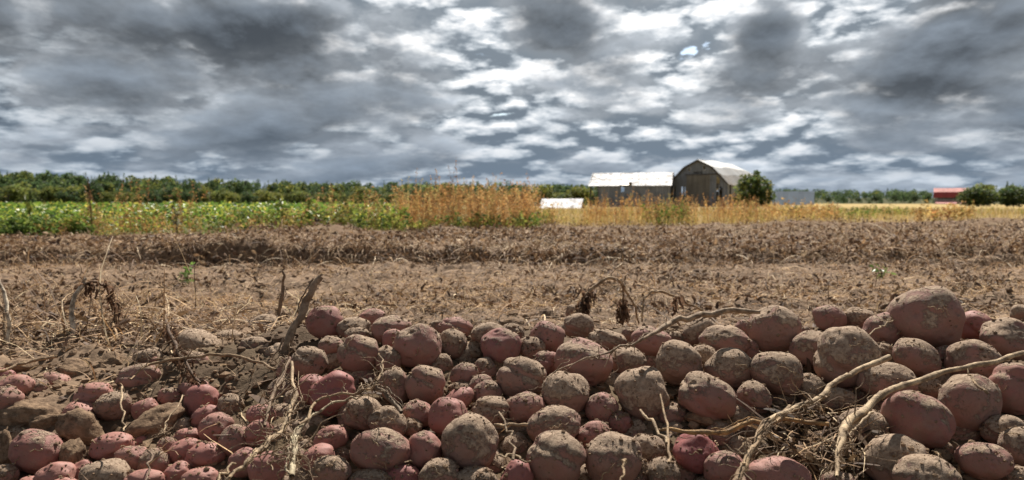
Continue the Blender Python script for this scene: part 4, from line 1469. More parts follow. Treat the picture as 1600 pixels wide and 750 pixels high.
ORANGE = [(.52, .30, .115), (.43, .225, .085), (.60, .40, .18), (.28, .145, .06), (.52, .42, .16)]
GOLD = [(.50, .36, .13), (.40, .26, .085), (.58, .44, .19), (.30, .19, .07), (.33, .32, .09)]
GREEN = [(.12, .19, .04), (.20, .25, .05), (.30, .32, .07), (.08, .13, .035)]
OLIVE = [(.22, .22, .06), (.30, .24, .08), (.16, .17, .05), (.36, .22, .08)]

stuff("orange_dock_weeds",
      weed_patch(560, 618, 835, 9.9, 11.9, .55, .18, ORANGE, (5, 3, 3, 2, 2), 44, (.2, 1), .021, .035, .006) +
      weed_patch(70, 622, 760, 9.9, 11.5, .74, .12, ORANGE, (3, 4, 1, 4, 3), 34, (.5, 1), .018, .02, .006) +
      weed_patch(90, 790, 870, 11.5, 13.6, .36, .2, ORANGE[:3] + GOLD[:2], (3, 1, 3, 3, 3), 22, (.2, 1), .028, .05, .006) +
      weed_patch(620, 912, 1200, 14.5, 19, .42, .30, ORANGE + GOLD, (4, 2, 3, 2, 2, 4, 3, 3, 1, 1), 30, (.25, 1), .028, .045, .009, clump=.7) +
      weed_patch(190, 915, 1190, 14.2, 17, .60, .14, ORANGE, (5, 3, 2, 3, 1), 30, (.35, 1), .026, .035, .010, clump=.9) +
      weed_patch(260, 1195, 1310, 17, 26, .40, .2, ORANGE + GOLD, (3, 2, 2, 1, 1, 3, 3, 2, 1, 1), 16, (.3, 1), .05, .07, .01) +
      weed_patch(70, 1430, 1520, 15, 19, .34, .25, ORANGE + GOLD, (3, 2, 2, 1, 1, 3, 3, 2, 1, 1), 18, (.3, 1), .05, .07, .01), M_WEED)
stuff("dry_brown_weeds",
      weed_patch(250, 128, 315, 8.55, 9.6, .34, .22, GOLD[:4] + ORANGE[:2], (3, 4, 2, 3, 2, 2), 22, (.2, 1), .024, .035, .005, clump=.4) +
      weed_patch(34, 130, 310, 8.55, 9.3, .60, .12, ORANGE, (2, 3, 1, 4, 0), 18, (.55, 1), .020, .02, .005) +
      weed_patch(90, 60, 140, 8.45, 8.8, .20, .3, ORANGE + GOLD[:2], (2, 3, 1, 3, 1, 2, 2), 14, (.2, 1), .02, .03, .004) +
      weed_patch(60, 350, 480, 8.8, 9.6, .26, .3, GOLD[:4] + OLIVE, (1, 2, 1, 2, 2, 2, 3, 2), 18, (.1, 1), .03, .04, .005) +
      weed_patch(100, 480, 618, 9.3, 10.6, .52, .2, OLIVE + ORANGE, (2, 3, 2, 3, 1, 2, 1, 2, 1), 20, (.45, 1), .024, .03, .005), M_WEED)
stuff("green_weeds",
      weed_patch(170, 330, 640, 8.9, 10.8, .25, .3, GREEN + OLIVE, (3, 3, 3, 2, 2, 2, 2, 1), 22, (.05, 1), .045, .05, .006) +
      weed_patch(200, 560, 840, 9.6, 10.6, .17, .3, GREEN + OLIVE, (2, 3, 3, 2, 2, 2, 2, 1), 16, (.05, 1), .04, .05, .006) +
      weed_patch(160, 0, 140, 8.45, 8.9, .22, .3, GREEN, (4, 3, 1, 3), 16, (.05, 1), .05, .05, .006) +
      weed_patch(60, 835, 915, 13.5, 16, .22, .3, GOLD + GREEN, (3, 2, 2, 1, 2, 2, 2, 2, 1), 18, (.1, 1), .03, .05, .006) +
      weed_patch(70, 820, 860, 12.5, 14.5, .30, .2, GREEN, (3, 3, 3, 1), 20, (.05, 1), .05, .06, .006) +
      weed_patch(90, 1010, 1075, 14.5, 17, .40, .2, GREEN + OLIVE, (4, 3, 2, 3, 2, 1, 1, 1), 20, (.05, 1), .05, .07, .008) +
      weed_patch(130, 1270, 1420, 20, 40, .30, .3, GREEN + OLIVE, (2, 2, 3, 2, 2, 2, 2, 1), 14, (.05, 1), .07, .09, .01), M_WEED)


def grass(n, ta, tb, ya, yb, h, cols, w, wid):
    Y = near_y(n, ya, yb)
    X = NR.uniform(ta, tb, n) * Y
    k = (Y > edge_y(X) - .3) & (NR.random(n) < .62 + .75 * vnoise(np.stack([X * .45, Y * .3, X * 0], 1), 41))
    X, Y = X[k], Y[k]
    n = len(X)
    P = gp(X, Y, -.02)
    sc = (Y / ya) ** .5
    return stems(P, h * NR.uniform(.5, 1.2, n), .35, wid * sc * NR.uniform(.7, 1.4, n), pick(cols, w, n), 3)


stuff("golden_grass", [grass(9000, .0, .74, 13.5, 34, .26, GOLD, (4, 3, 4, 1, 1.5), .010),
                       grass(6000, .0, .74, 30, 75, .30, GOLD + OLIVE, (4, 3, 3, 1, 2, 2, 1, 1, 1), .030),
                       grass(1500, -.14, .06, 11, 16, .22, GOLD + GREEN, (2, 2, 2, 1, 2, 1, 2, 2, 1), .009)], M_WEED)
stuff("edge_grass", [grass(2600, -.70, -.08, 8.3, 11, .17, GREEN + GOLD, (2, 3, 3, 2, 2, 2, 1, 1, 1), .008)], M_WEED)

# leafy green crop on the left
CROP = [(.15, .26, .05), (.24, .35, .055), (.42, .46, .08), (.56, .49, .10), (.075, .14, .035)]
pieces = []
for (n, ya, yb, ta, tb, h, sz, below) in [(7000, 8.8, 10.6, -.84, -.27, .39, .046, 1), (2400, 9.6, 11.5, -.30, -.15, .36, .046, 1),
                                          (11000, 10, 26, -.84, -.145, .41, .055, 0), (8000, 22, 120, -.84, -.12, .43, .14, 0)]:
    Y = near_y(n, ya, yb)
    X = NR.uniform(ta, tb, n) * Y
    k = Y > edge_y(X) + .35
    X, Y = X[k], Y[k]
    n = len(X)
    P = gp(X, Y, 0)
    hh = h * (1 + .13 * vnoise(np.stack([X * 2.2, Y * 1.2, X * 0], 1), 31))
    P[:, 2] += hh * (NR.random(n) ** (.55 if below else .3))
    pieces.append(leaves_np(P, sz * NR.uniform(.6, 1.3, n) * (1 if below else 1) * (Y / ya) ** .55, pick(CROP, (4, 4, 3, 1.6, 3), n, .15), .8, .75, .1))
stuff("leafy_crop", pieces, M_LEAF)


def tall_weed(name, label, x, y_top, y_base, Y, lx, cols, kind):
    b = at(x, y_base, Y)
    b[2] = ground_z(b[0], b[1])[0]
    tp = at(x + lx, y_top, Y)
    e = thing(name, label, "weed", tuple(b))
    rg = np.random.default_rng(int(x))
    pts = smooth_path([np.zeros(3), (tp - b) * .5 + np.array((.01, 0, 0)), tp - b], 9)
    V, Fq = tube_np(pts, np.linspace(.008, .004, 9), 5, .1, int(x))
    link("stem", np_mesh("stem", V, Fq, M_VINE, np.tile(np.array(cols[0]), (len(V), 1))), e)
    n = 26
    u = rg.uniform(.35, 1, n)
    P = pts[(u * 8).astype(int)] + NR.normal(size=(n, 3)) * .015
    V, Fq, C_ = leaves_np(P, np.full(n, kind) * NR.uniform(.6, 1.3, n), pick(cols, [1] * len(cols), n), 1.0, .45, .2)
    tag(link("leaves", np_mesh("leaves", V, Fq, M_LEAF, C_), e), kind="stuff")


tall_weed("tall_weed", "tall green weed sticking up above the leafy crop near the left edge", 44, 308, 360, 8.7, 2, GREEN[:3], .09)
tall_weed("tall_weed", "dark stalked weed with pale drooping leaves above the dry brown weeds", 277, 306, 364, 8.7, -8, [(.12, .09, .05), (.30, .32, .22), (.2, .2, .1)], .07)
tall_weed("tall_weed", "bushy green weed rising above the crop left of the green stalk pair", 441, 306, 358, 9.4, -2, GREEN[:3], .11)
tall_weed("tall_weed", "slim green weed right of the bushy one above the crop", 481, 305, 352, 9.4, 1, GREEN[:2], .08)
tall_weed("tall_weed", "thin brown weed rising to the tree line left of the dry brown weeds", 143, 276, 362, 8.7, -6, [(.2, .11, .06), (.3, .16, .08)], .03)
tall_weed("dead_weed", "dark dead stalk standing at the field edge left of the orange weeds", 491, 340, 370, 8.9, 3, [(.06, .035, .025), (.10, .06, .04)], .05)
tall_weed("seedling", "small green seedling growing in the bare soil strip on the left", 289, 420, 440, 4.0, 1, [(.13, .22, .05), (.2, .28, .08)], .04)
tall_weed("seedling", "small green seedling below the dark soil bank on the right", 1374, 421, 434, 4.4, 2, [(.13, .22, .05), (.2, .28, .08)], .035)


# ------------------------------------------------------------------ trees
def crown_np(lobes, nleaf, size, cols, w, outer=.75):
    """leaf clumps spread through the outer part of several lobes (cx,cy,cz,rx,rz)"""
    lob = np.array(lobes, float)
    vol = lob[:, 3] ** 2
    i = NR.choice(len(lob), nleaf, p=vol / vol.sum())
    d = NR.normal(size=(nleaf, 3))
    d /= np.linalg.norm(d, axis=1)[:, None]
    r = NR.uniform(outer, 1.06, nleaf) ** .8
    r[NR.random(nleaf) < .08] *= 1.15
    P = lob[i, :3] + d * r[:, None] * np.stack([lob[i, 3], lob[i, 3], lob[i, 4]], 1)
    P[:, 2] = np.maximum(P[:, 2], .03)
    lobe_tone = (1 + .16 * NR.normal(size=len(lob))).clip(.6, 1.4)
    c = pick(cols, w, nleaf, .16) * lobe_tone[i][:, None]
    return leaves_np(P, size * NR.uniform(.6, 1.4, nleaf), c, 1.0, .8)


TG = [(.15, .185, .05), (.21, .225, .055), (.105, .138, .042), (.28, .26, .06)]
TY = [(.20, .215, .05), (.27, .245, .058), (.155, .18, .045), (.12, .15, .04)]
TD = [(.07, .115, .05), (.09, .14, .055), (.055, .09, .042), (.13, .175, .06)]


def round_lobes(rg, wide=.36, base=.22):
    L = []
    for k in range(rg.integers(6, 9)):
        a = rg.uniform(0, 2 * np.pi)
        z = rg.uniform(base + .12, .86)
        rr = wide * (1 - abs((z - .52) / .52) ** 2.2) * rg.uniform(.45, .95)
        s = rg.uniform(.13, .23)
        L.append((rr * math.cos(a), rr * math.sin(a), z, s, s * .85))
    L.append((0, 0, .55, .22, .30))
    return L


def trunk_mesh(h=.5, r=.022):
    parts = [tube_np(smooth_path([(0, 0, -.03), (.01, 0, h * .5), (0, .01, h)], 6), np.linspace(r, r * .5, 6), 6, .08, 1)]
    for k in range(5):
        a = k * 1.3
        z = h * (.45 + .1 * k)
        parts.append(tube_np(np.array([(0, 0, z), (.10 * math.cos(a), .10 * math.sin(a), z + .12), (.19 * math.cos(a), .19 * math.sin(a), z + .22)]), [r * .45, r * .3, r * .12], 4, .05, k))
    V, Fq = join_np(parts)
    return np_mesh("trunk", V, Fq, M_BARK)


def cmesh(tup, name="crown", m_=None):
    return np_mesh(name, tup[0], tup[1], m_ or M_TREE, tup[2])


def conifer_np(nleaf, size, cols, w):
    z = NR.random(nleaf) ** 1.3 * .9 + .06
    a = NR.uniform(0, 2 * np.pi, nleaf)
    tier = .75 + .25 * np.cos(z * 55)
    r = .20 * (1.02 - z) * tier * NR.uniform(.5, 1.08, nleaf) + .008
    P = np.stack([r * np.cos(a), r * np.sin(a), z], 1)
    return leaves_np(P, size * NR.uniform(.6, 1.3, nleaf) * (1.25 - z), pick(cols, w, nleaf, .15), .8, .6, .25)


rgt = np.random.default_rng(5)
TRUNK = trunk_mesh()
TRUNKC = trunk_mesh(.8, .014)
KINDS = {}
for nm, cols, w in (("yellow", TY, (4, 3, 3, 2)), ("green", TG, (4, 3, 3, 1)), ("dark", TD, (3, 3, 3, 2))):
    KINDS[nm] = [cmesh(crown_np(round_lobes(rgt), 900, .062, cols, w)) for k in range(4)]
KINDS["conifer"] = [cmesh(conifer_np(700, .07, TD, (4, 3, 3, 1))) for k in range(3)]
TLAB = {"yellow": ("deciduous_tree", "yellowish green leafy tree at the front of the wood beyond the crop"),
        "green": ("deciduous_tree", "plain green leafy tree in the wood beyond the crop"),
        "dark": ("deciduous_tree", "dark green round headed tree in the wood beyond the crop"),
        "conifer": ("conifer_tree", "dark pointed conifer in the wood beyond the crop")}


def plant_tree(kind, x, Y, h, wide=1.0, label=None, group=None, name=None, crown=None, sink=0.0):
    X = (x - 800) / F * Y
    z = ground_z(X, Y, False)[0] - sink
    nm, lab = TLAB[kind]
    e = thing(name or nm, label or lab, "tree", (X, Y, z), R.uniform(0, 6.28), group or ("wood of " + kind + " trees along the far side of the crop"))
    e.scale = (h * wide, h * wide, h)
    link("trunk", TRUNKC if kind == "conifer" else TRUNK, e)
    link("crown", crown or R.choice(KINDS[kind]), e)
    return e


x = -40
while x < 925:
    kind = R.choices(("yellow", "green", "dark", "conifer"), (3, 5, 2.5, .25))[0]
    h = R.choice((R.uniform(3.4, 5.0), R.uniform(4.8, 7.2))) * (1.25 if x < 160 else 1.0)
    plant_tree(kind, x, R.uniform(248, 275), h * (1.1 if kind == "conifer" else 1), R.uniform(1.25, 1.75))
    x += R.uniform(8, 13)
x = -40
while x < 935:
    kind = R.choices(("yellow", "green", "dark", "conifer"), (2, 4, 3, 2))[0]
    h = R.uniform(5.2, 7.2)
    plant_tree(kind, x, R.uniform(310, 345), h * (1.1 if kind == "conifer" else 1), R.uniform(1.1, 1.45))
    x += R.uniform(11, 19)

# the far wood behind, one mass
pieces = []


def far_wood(n, xa, xb, ya, yb, hmin, hmax, pcon, leaves, dark=.6):
    for q in range(n):
        x = R.uniform(xa, xb)
        Y = R.uniform(ya, yb)
        X = (x - 800) / F * Y
        h = R.uniform(hmin, hmax)
        con = R.random() < pcon
        if con:
            V, Fq, C_ = conifer_np(leaves, .13, TD, (4, 3, 3, 1))
            h *= 1.18
        else:
            cols, w = (TD, (3, 3, 2, 3)) if R.random() < dark else (TG, (3, 2, 4, 1))
            V, Fq, C_ = crown_np([(0, 0, .55, .36, .42), (.15, 0, .7, .2, .22), (-.16, .1, .62, .22, .22)], leaves, .13, cols, w)
        V = V * np.array((h, h, h)) + np.array((X, Y, ground_z(X, Y, False)[0]))
        pieces.append((V, Fq, C_))


far_wood(500, -60, 940, 360, 500, 6.0, 9.8, .4, 190, .6)
far_wood(320, 880, 1480, 330, 470, 3.6, 5.4, .3, 110, .8)
far_wood(110, 1150, 1660, 520, 640, 5.5, 8.0, .3, 70, .9)
stuff("far_wood", pieces, M_TREE)

# trees one can tell apart on the right
BUSH = cmesh(crown_np([(0, 0, .42, .40, .42), (-.22, 0, .55, .28, .30), (.25, -.1, .45, .28, .36), (.05, .1, .72, .26, .24), (-.1, -.2, .3, .34, .3), (.2, 0, .2, .3, .2), (-.25, 0, .22, .25, .2)],
                      3000, .065, TG + TD[:2], (3, 2, 4, 1, 4, 4), .6))
e = plant_tree("green", 1176, 112, 5.1, 1.12, "big leafy bush growing against the right end of the grey barn", "bushes near the barns", "bush", BUSH)
THIN = cmesh(crown_np([(0, 0, .86, .12, .11), (-.12, 0, .74, .10, .09), (.12, .02, .72, .11, .09), (.02, 0, .62, .10, .10)], 420, .06, TD + TG[:1], (2, 2, 1, 2, 2), .3))
plant_tree("dark", 1181, 122, 5.9, .8, "thin dark topped tree rising behind the leafy bush by the barn", "bushes near the barns", "slender_tree", THIN)
plant_tree("green", 1209, 150, 2.8, .5, "thin sapling in front of the grey metal building", "bushes near the barns", "sapling", THIN)
BUSH2 = cmesh(crown_np([(0, 0, .45, .5, .42), (-.35, 0, .36, .32, .32), (.36, 0, .4, .34, .36), (.1, 0, .7, .3, .25)], 2200, .075, TD + TG[:2], (2, 3, 1, 3, 3, 1), .6))
plant_tree("dark", 1526, 118, 3.2, 1.55, "broad dark bush at the right, in front of the red barn's end", "bushes near the barns", "bush", BUSH2)
plant_tree("dark", 1583, 116, 3.4, 1.5, "broad dark bush running to the right edge", "bushes near the barns", "bush", BUSH2)
ROUND = cmesh(crown_np(round_lobes(rgt, .44, .1) + round_lobes(rgt, .44, .1), 2600, .06, TG, (4, 3, 4, 1), .5))
plant_tree("green", 1532, 150, 4.7, 1.0, "round headed tree standing behind the dark bush at the right", "bushes near the barns", "deciduous_tree", ROUND)
plant_tree("dark", 1514, 155, 4.1, .9, "lower dark tree between the red barn and the round headed tree", "bushes near the barns", "deciduous_tree", KINDS["dark"][0])
CONB = cmesh(conifer_np(900, .075, TD, (4, 3, 3, 1)))
plant_tree("conifer", 1572, 150, 4.9, 1.0, "dark conifer above the bushes near the right edge, taller of two", "bushes near the barns", "conifer_tree", CONB)
plant_tree("conifer", 1581, 152, 4.7, .6, "slim dark conifer beside the taller one near the right edge", "bushes near the barns", "conifer_tree", CONB)
for (x, h, w_, lab) in [(1292, 4.6, 1.3, "wide dark tree just right of the grey metal building"), (1318, 4.6, .9, "dark tree second right of the grey metal building"),
                        (1340, 4.2, .8, "slim dark tree left of the row of round trees across the hay field"),
                        (1369, 5.6, 1.3, "first of three round trees in a row across the hay field"), (1399, 5.2, 1.2, "middle of three round trees in a row across the hay field"),
                        (1428, 5.6, 1.5, "third and widest of three round trees in a row across the hay field"), (1448, 5.2, 1.0, "dark tree touching the left end of the red barn")]:
    plant_tree("dark", x, 300, h * .8, w_ * .95, lab, "trees across the hay field", None, None)


# ------------------------------------------------------------------ buildings
def slab(bm, p0, p1, p2, p3, th):
    """a thick sheet from four corners; th along the normal, downwards"""
    P = [Vector(p) for p in (p0, p1, p2, p3)]
    nrm = (P[1] - P[0]).cross(P[3] - P[0]).normalized()
    a = [bm.verts.new(p) for p in P]
    b = [bm.verts.new(p - nrm * th) for p in P]
    bm.faces.new(a)
    bm.faces.new(b[::-1])
    for k in range(4):
        bm.faces.new((a[k], b[k], b[(k + 1) % 4], a[(k + 1) % 4]))


def box(bm, x0, x1, y0, y1, z0, z1):
    vs = [bm.verts.new((x, y, z)) for z in (z0, z1) for (x, y) in ((x0, y0), (x1, y0), (x1, y1), (x0, y1))]
    for f in ((3, 2, 1, 0), (4, 5, 6, 7), (0, 1, 5, 4), (1, 2, 6, 5), (2, 3, 7, 6), (3, 0, 4, 7)):
        bm.faces.new([vs[k] for k in f])


def done(bm, name, m_, parent):
    bmesh.ops.recalc_face_normals(bm, faces=bm.faces)
    me = bpy.data.meshes.new(name)
    bm.to_mesh(me)
    bm.free()
    me.materials.append(m_)
    return link(name, me, parent)


def corr_sheet(name, a, b, c, d_, m_, parent, rib=.22, amp=.03):
    """ribbed metal sheet: a-b along the eave, d-c along the ridge"""
    a, b, c, d_ = [np.array(p, float) for p in (a, b, c, d_)]
    w = np.linalg.norm(b - a)
    n = max(2, int(w / rib) * 2 + 1)
    nr = np.cross(b - a, d_ - a)
    nr /= np.linalg.norm(nr)
    V, Fq = [], []
    for k in range(n):
        u = k / (n - 1)
        o_ = nr * amp * (1 if k % 2 else 0)
        lo, hi = a + (b - a) * u + o_, d_ + (c - d_) * u + o_
        V += [lo, hi, lo - nr * .015, hi - nr * .015]
    for k in range(n - 1):
        q = 4 * k
        Fq += [[q, q + 4, q + 5, q + 1], [q + 2, q + 3, q + 7, q + 6], [q, q + 2, q + 6, q + 4], [q + 1, q + 5, q + 7, q + 3]]
    return link(name, np_mesh(name, np.array(V), np.array(Fq), m_), parent)


# -- the grey barn with the arched gambrel roof
TH = math.radians(35)
barn = thing("gambrel_barn", "tall weathered grey barn with arched metal roof and a big pale door", "barn", (36.0, 150.0, 0.0), -TH)
HW = 5.9
PROF = [(-HW, 4.55), (-4.5, 6.1), (-2.95, 7.66), (-1.5, 8.40), (0, 9.1), (1.5, 8.40), (2.95, 7.66), (4.5, 6.1), (HW, 4.55)]


def prof(x):
    return float(np.interp(x, [p[0] for p in PROF], [p[1] for p in PROF]))


LB = 26.0


def sag(y):
    return -1.0 * float(sstep(15, 27, np.array(float(y)))) - .12 * math.sin(y * .55) * (0 < y < LB)


GAPS = {-5.3: (1.2, 4.3), -4.6: (1.6, 4.3), -3.2: (1.0, 4.0), -2.6: (.9, 4.2), -1.75: (7.0, 7.75), 1.25: (7.0, 7.9), 3.75: (.3, 5.9), 4.05: (4.3, 5.5), 4.35: (1.4, 4.0), 4.65: (1.4, 3.8)}
bm = bmesh.new()
xx = -HW + .03
while xx < HW - .05:
    w_ = R.uniform(.24, .34)
    x1 = min(xx + w_ - .015, HW - .02)
    mid = (xx + x1) / 2
    top = min(prof(xx), prof(x1)) - .10
    y0 = R.uniform(-.03, .02)
    if not (-2.15 < mid < 2.2):
        gap = next((v for k, v in GAPS.items() if abs(mid - k) < .16), None)
        lo = R.choice((0, 0, 0, .3)) - .6
        if gap:
            box(bm, xx, x1, y0, y0 + .04, lo, gap[0])
            if top > gap[1] + .1:
                box(bm, xx, x1, y0, y0 + .04, gap[1], top)
        else:
            box(bm, xx, x1, y0, y0 + .04, lo, top)
    else:
        gap = next((v for k, v in GAPS.items() if abs(mid - k) < .16), None)
        if gap:
            box(bm, xx, x1, y0, y0 + .04, 6.12, gap[0])
            box(bm, xx, x1, y0, y0 + .04, gap[1], top)
        else:
            box(bm, xx, x1, y0, y0 + .04, 6.12, top)
    xx += w_
done(bm, "gable_wall", M_WOOD, barn)
bm = bmesh.new()
xx = -2.3
while xx < 2.3:
    w_ = R.uniform(.26, .36)
    box(bm, xx, min(xx + w_ - .012, 2.35), -.12 + R.uniform(-.012, .012), -.07, -.5, 6.15 + R.uniform(-.05, .02))
    xx += w_
dr = done(bm, "barn_door", M_WOOD2, barn)
bm = bmesh.new()
box(bm, -2.6, 4.6, -.20, -.135, 6.2, 6.36)
done(bm, "door_rail", M_WOODD, dr)
for k, mx_ in enumerate((-.72, -.28, .22, .62)):               # four dark unreadable marks above the door
    bm = bmesh.new()
    box(bm, mx_ - .15, mx_ - .05, -.075, -.04, 6.45, 6.92 - .03 * k)
    box(bm, mx_ - .05, mx_ + .13, -.070, -.04, 6.62 + .04 * (k % 2), 6.74 + .05 * (k % 2))
    if k != 2:
        box(bm, mx_ + .06, mx_ + .15, -.066, -.04, 6.45, 6.85)
    done(bm, "dark_mark", M_DARK, barn)
bm = bmesh.new()
yy = .1
while yy < LB - .1:                                            # right long wall, boards with some lost
    w_ = R.uniform(.3, .5)
    if R.random() > .06 and not (1.2 < yy < 1.9):
        box(bm, HW - .16, HW - .12, yy, yy + w_ - .015, -.6, 4.42 + sag(yy))
    yy += w_
done(bm, "side_wall", M_WOOD, barn)
bm = bmesh.new()
yy = .1
while yy < LB - .1:
    w_ = R.uniform(.3, .5)
    if not (3.0 < yy < 7.5):
        box(bm, -HW + .12, -HW + .16, yy, yy + w_ - .015, -.6, 4.42 + sag(yy))
    yy += w_
done(bm, "side_wall", M_WOOD, barn)
bm = bmesh.new()
xx = -HW + .05
while xx < HW - .3:
    w_ = R.uniform(.3, .5)
    if not (-2.5 < xx < 2.8):
        box(bm, xx, xx + w_ - .015, LB - .1, LB - .06, -.6, min(prof(xx), prof(xx + w_)) - 1.2)
    xx += w_
done(bm, "rear_wall", M_WOOD, barn)
bm = bmesh.new()
for yy in (.3, 6.5, 13, 19.5, 25.4):
    for sx_ in (-HW + .3, -2.6, 2.6, HW - .4):
        box(bm, sx_ - .12, sx_ + .12, yy, yy + .22, -.6, min(prof(sx_ - .12), prof(sx_ + .12)) - .25 + sag(yy))
    box(bm, -HW + .4, HW - .5, yy + .03, yy + .2, 4.2 + sag(yy), 4.4 + sag(yy))
done(bm, "frame", M_WOODD, barn)
roof = thing("roof", None, None)
roof.parent = barn
seg = [(0, 2, M_ROOF), (2, 4, M_ROOFR)]
for side in (1, -1):
    for (i0, i1, mm) in (((0.0, 2.95), None, M_ROOFP), ((2.95, 4.5), None, M_ROOFP), ((4.5, HW + .35), None, M_ROOFR)):
        x0, x1 = i0
        z0 = prof(x0) + .06
        z1 = (prof(x1) if x1 <= HW else prof(HW) - .38) + .06
        yy = -.45
        while yy < LB + .3:
            w_ = R.uniform(1.7, 2.3) if side > 0 else 13.5
            y1 = min(yy + w_, LB + .4)
            j = R.uniform(-.02, .03)
            a = (side * x1, yy, z1 + sag(yy) + j)
            b = (side * x1, y1 - .02, z1 + sag(y1) + j)
            c_ = (side * x0, y1 - .02, z0 + sag(y1) + j + (.03 if x0 == 0 else 0))
            d_ = (side * x0, yy, z0 + sag(yy) + j + (.03 if x0 == 0 else 0))
            if side < 0:
                a, b, c_, d_ = b, a, d_, c_
            corr_sheet("roof_sheet", a, b, c_, d_, mm, roof, .3)
            yy = y1
bm = bmesh.new()
for k in range(len(PROF) - 1):                                  # dark barge boards along the gable
    (xa, za), (xb, zb) = PROF[k], PROF[k + 1]
    slab(bm, (xa, -.42, za), (xb, -.42, zb), (xb, -.36, zb), (xa, -.36, za), .26)
done(bm, "barge_board", M_WOODD, roof)

# -- the long low shed joined to its left
A = math.radians(-16)
shed = thing("long_shed", "long low grey wooden shed with shiny white metal roof left of the tall barn", "shed", (15.0, 150.0, 0.0), A)
LS, DS, ZE, ZR = 15.3, 9.4, 4.15, 6.65
bm = bmesh.new()
xx = 1.75
while xx < LS - .05:
    w_ = R.uniform(.24, .36)
    x1 = min(xx + w_ - .015, LS)
    y0 = R.uniform(-.02, .03)
    if 6.0 < xx < 6.5:
        box(bm, xx, x1, y0, y0 + .04, -.6, 3.0 + R.uniform(-.25, .1))
        box(bm, xx, x1, y0, y0 + .04, 3.85, ZE - .05)
    elif not (9.35 < xx < 9.65):
        box(bm, xx, x1, y0, y0 + .04, -.6, ZE - .05)
    else:
        box(bm, xx, x1, y0, y0 + .04, 2.6, ZE - .05)
    xx += w_
done(bm, "front_wall", M_WOOD, shed)
bm = bmesh.new()
for k, px_ in enumerate((0.05, 1.7)):
    box(bm, px_, px_ + .22, .05, .27, -.6, ZE)
    box(bm, px_, px_ + .22, DS - .3, DS - .08, -.6, ZE)
box(bm, 0, LS, .06, .2, ZE - .2, ZE - .02)
box(bm, 0.05, 1.7, .08, .16, 1.5, 1.75)
done(bm, "post", M_WOODD, shed)
bm = bmesh.new()
xx = 0.4
while xx < LS - .05:
    w_ = R.uniform(.24, .36)
    hi = ZE - .05
    if xx < 1.9:
        hi = 2.9
    if 4.4 < xx < 7.4:
        hi = 2.7
    box(bm, xx, xx + w_ - .015, DS - .06, DS - .02, -.6, hi)
    xx += w_
done(bm, "rear_wall", M_WOOD, shed)
roof = thing("roof", None, None)
roof.parent = shed
DR = DS / 2
ztab = lambda u: ZE - .12 + (ZR - ZE + .12) * u
for side in (0, 1):
    for (u0, u1) in ((0, .52), (.5, 1.0)):
        xx = -.25
        while xx < LS + .1:
            w_ = R.uniform(1.0, 1.25) if side == 0 else 8.2
            x1 = min(xx + w_, LS + .35)
            if side == 0 and u0 == 0 and 5.7 < xx < 7.3:        # a sheet torn off at the eave
                u0_ = .26
            else:
                u0_ = u0
            ya, yb = (-.45 + (DR + .45) * u0_, -.45 + (DR + .45) * u1)
            za, zb = ztab(u0_) + (.045 if u0 else 0), ztab(u1) + (.045 if u0 else 0)
            j = R.uniform(0, .03)
            P4 = [(xx, ya, za + j), (x1 - .015, ya, za + j), (x1 - .015, yb, zb + j), (xx, yb, zb + j)]
            if side:
                P4 = [(p[0], DS - p[1], p[2]) for p in P4]
                P4 = [P4[1], P4[0], P4[3], P4[2]]
            corr_sheet("roof_sheet", *P4, M_ROOF, roof, .26, .025)
            xx = x1
bm = bmesh.new()
slab(bm, (5.8, -.4, ZE + .1), (7.6, -.45, ZE + .05), (7.5, .6, ZE + .62), (5.9, .62, ZE + .66), .03)
done(bm, "lifted_sheet", M_ROOFR, roof)
bm = bmesh.new()
for k in range(14):
    box(bm, .2 + k * 1.1, .3 + k * 1.1, -.3, DR, 0, .01)
bm.free()
bm = bmesh.new()
slab(bm, (-.05, 0, ZE), (-.05, DR, ZR - .05), (.0, DR, ZR - .05), (.0, 0, ZE), .22)
slab(bm, (-.05, DS, ZE), (-.05, DR, ZR - .05), (.0, DR, ZR - .05), (.0, DS, ZE), .22)
done(bm, "barge_board", M_WOODD, roof)

# -- half buried low shed with a white roof
low = thing("low_shed", "low half buried shed with a plain white metal roof left of the long grey shed", "shed", (3.55, 100.0, 0.0), math.radians(-12))
bm = bmesh.new()
box(bm, 0, 5.2, .1, 5.0, -.6, -.02)
for xg in (0.0, 5.14):
    slab(bm, (xg, .1, -.03), (xg, 2.55, 1.14), (xg + .06, 2.55, 1.14), (xg + .06, .1, -.03), .02)
    slab(bm, (xg, 5.0, -.03), (xg, 2.55, 1.14), (xg + .06, 2.55, 1.14), (xg + .06, 5.0, -.03), .02)
done(bm, "wall", M_WOOD, low)
roof = thing("roof", None, None)
roof.parent = low
xx = -.15
while xx < 5.3:
    x1 = min(xx + .9, 5.4)
    corr_sheet("roof_sheet", (xx, -.1, -.05), (x1 - .012, -.1, -.05), (x1 - .012, 2.55, 1.22), (xx, 2.55, 1.22), M_ROOF, roof, .2, .02)
    corr_sheet("roof_sheet", (x1 - .012, 5.2, -.05), (xx, 5.2, -.05), (xx, 2.55, 1.22), (x1 - .012, 2.55, 1.22), M_ROOF, roof, .2, .02)
    xx = x1

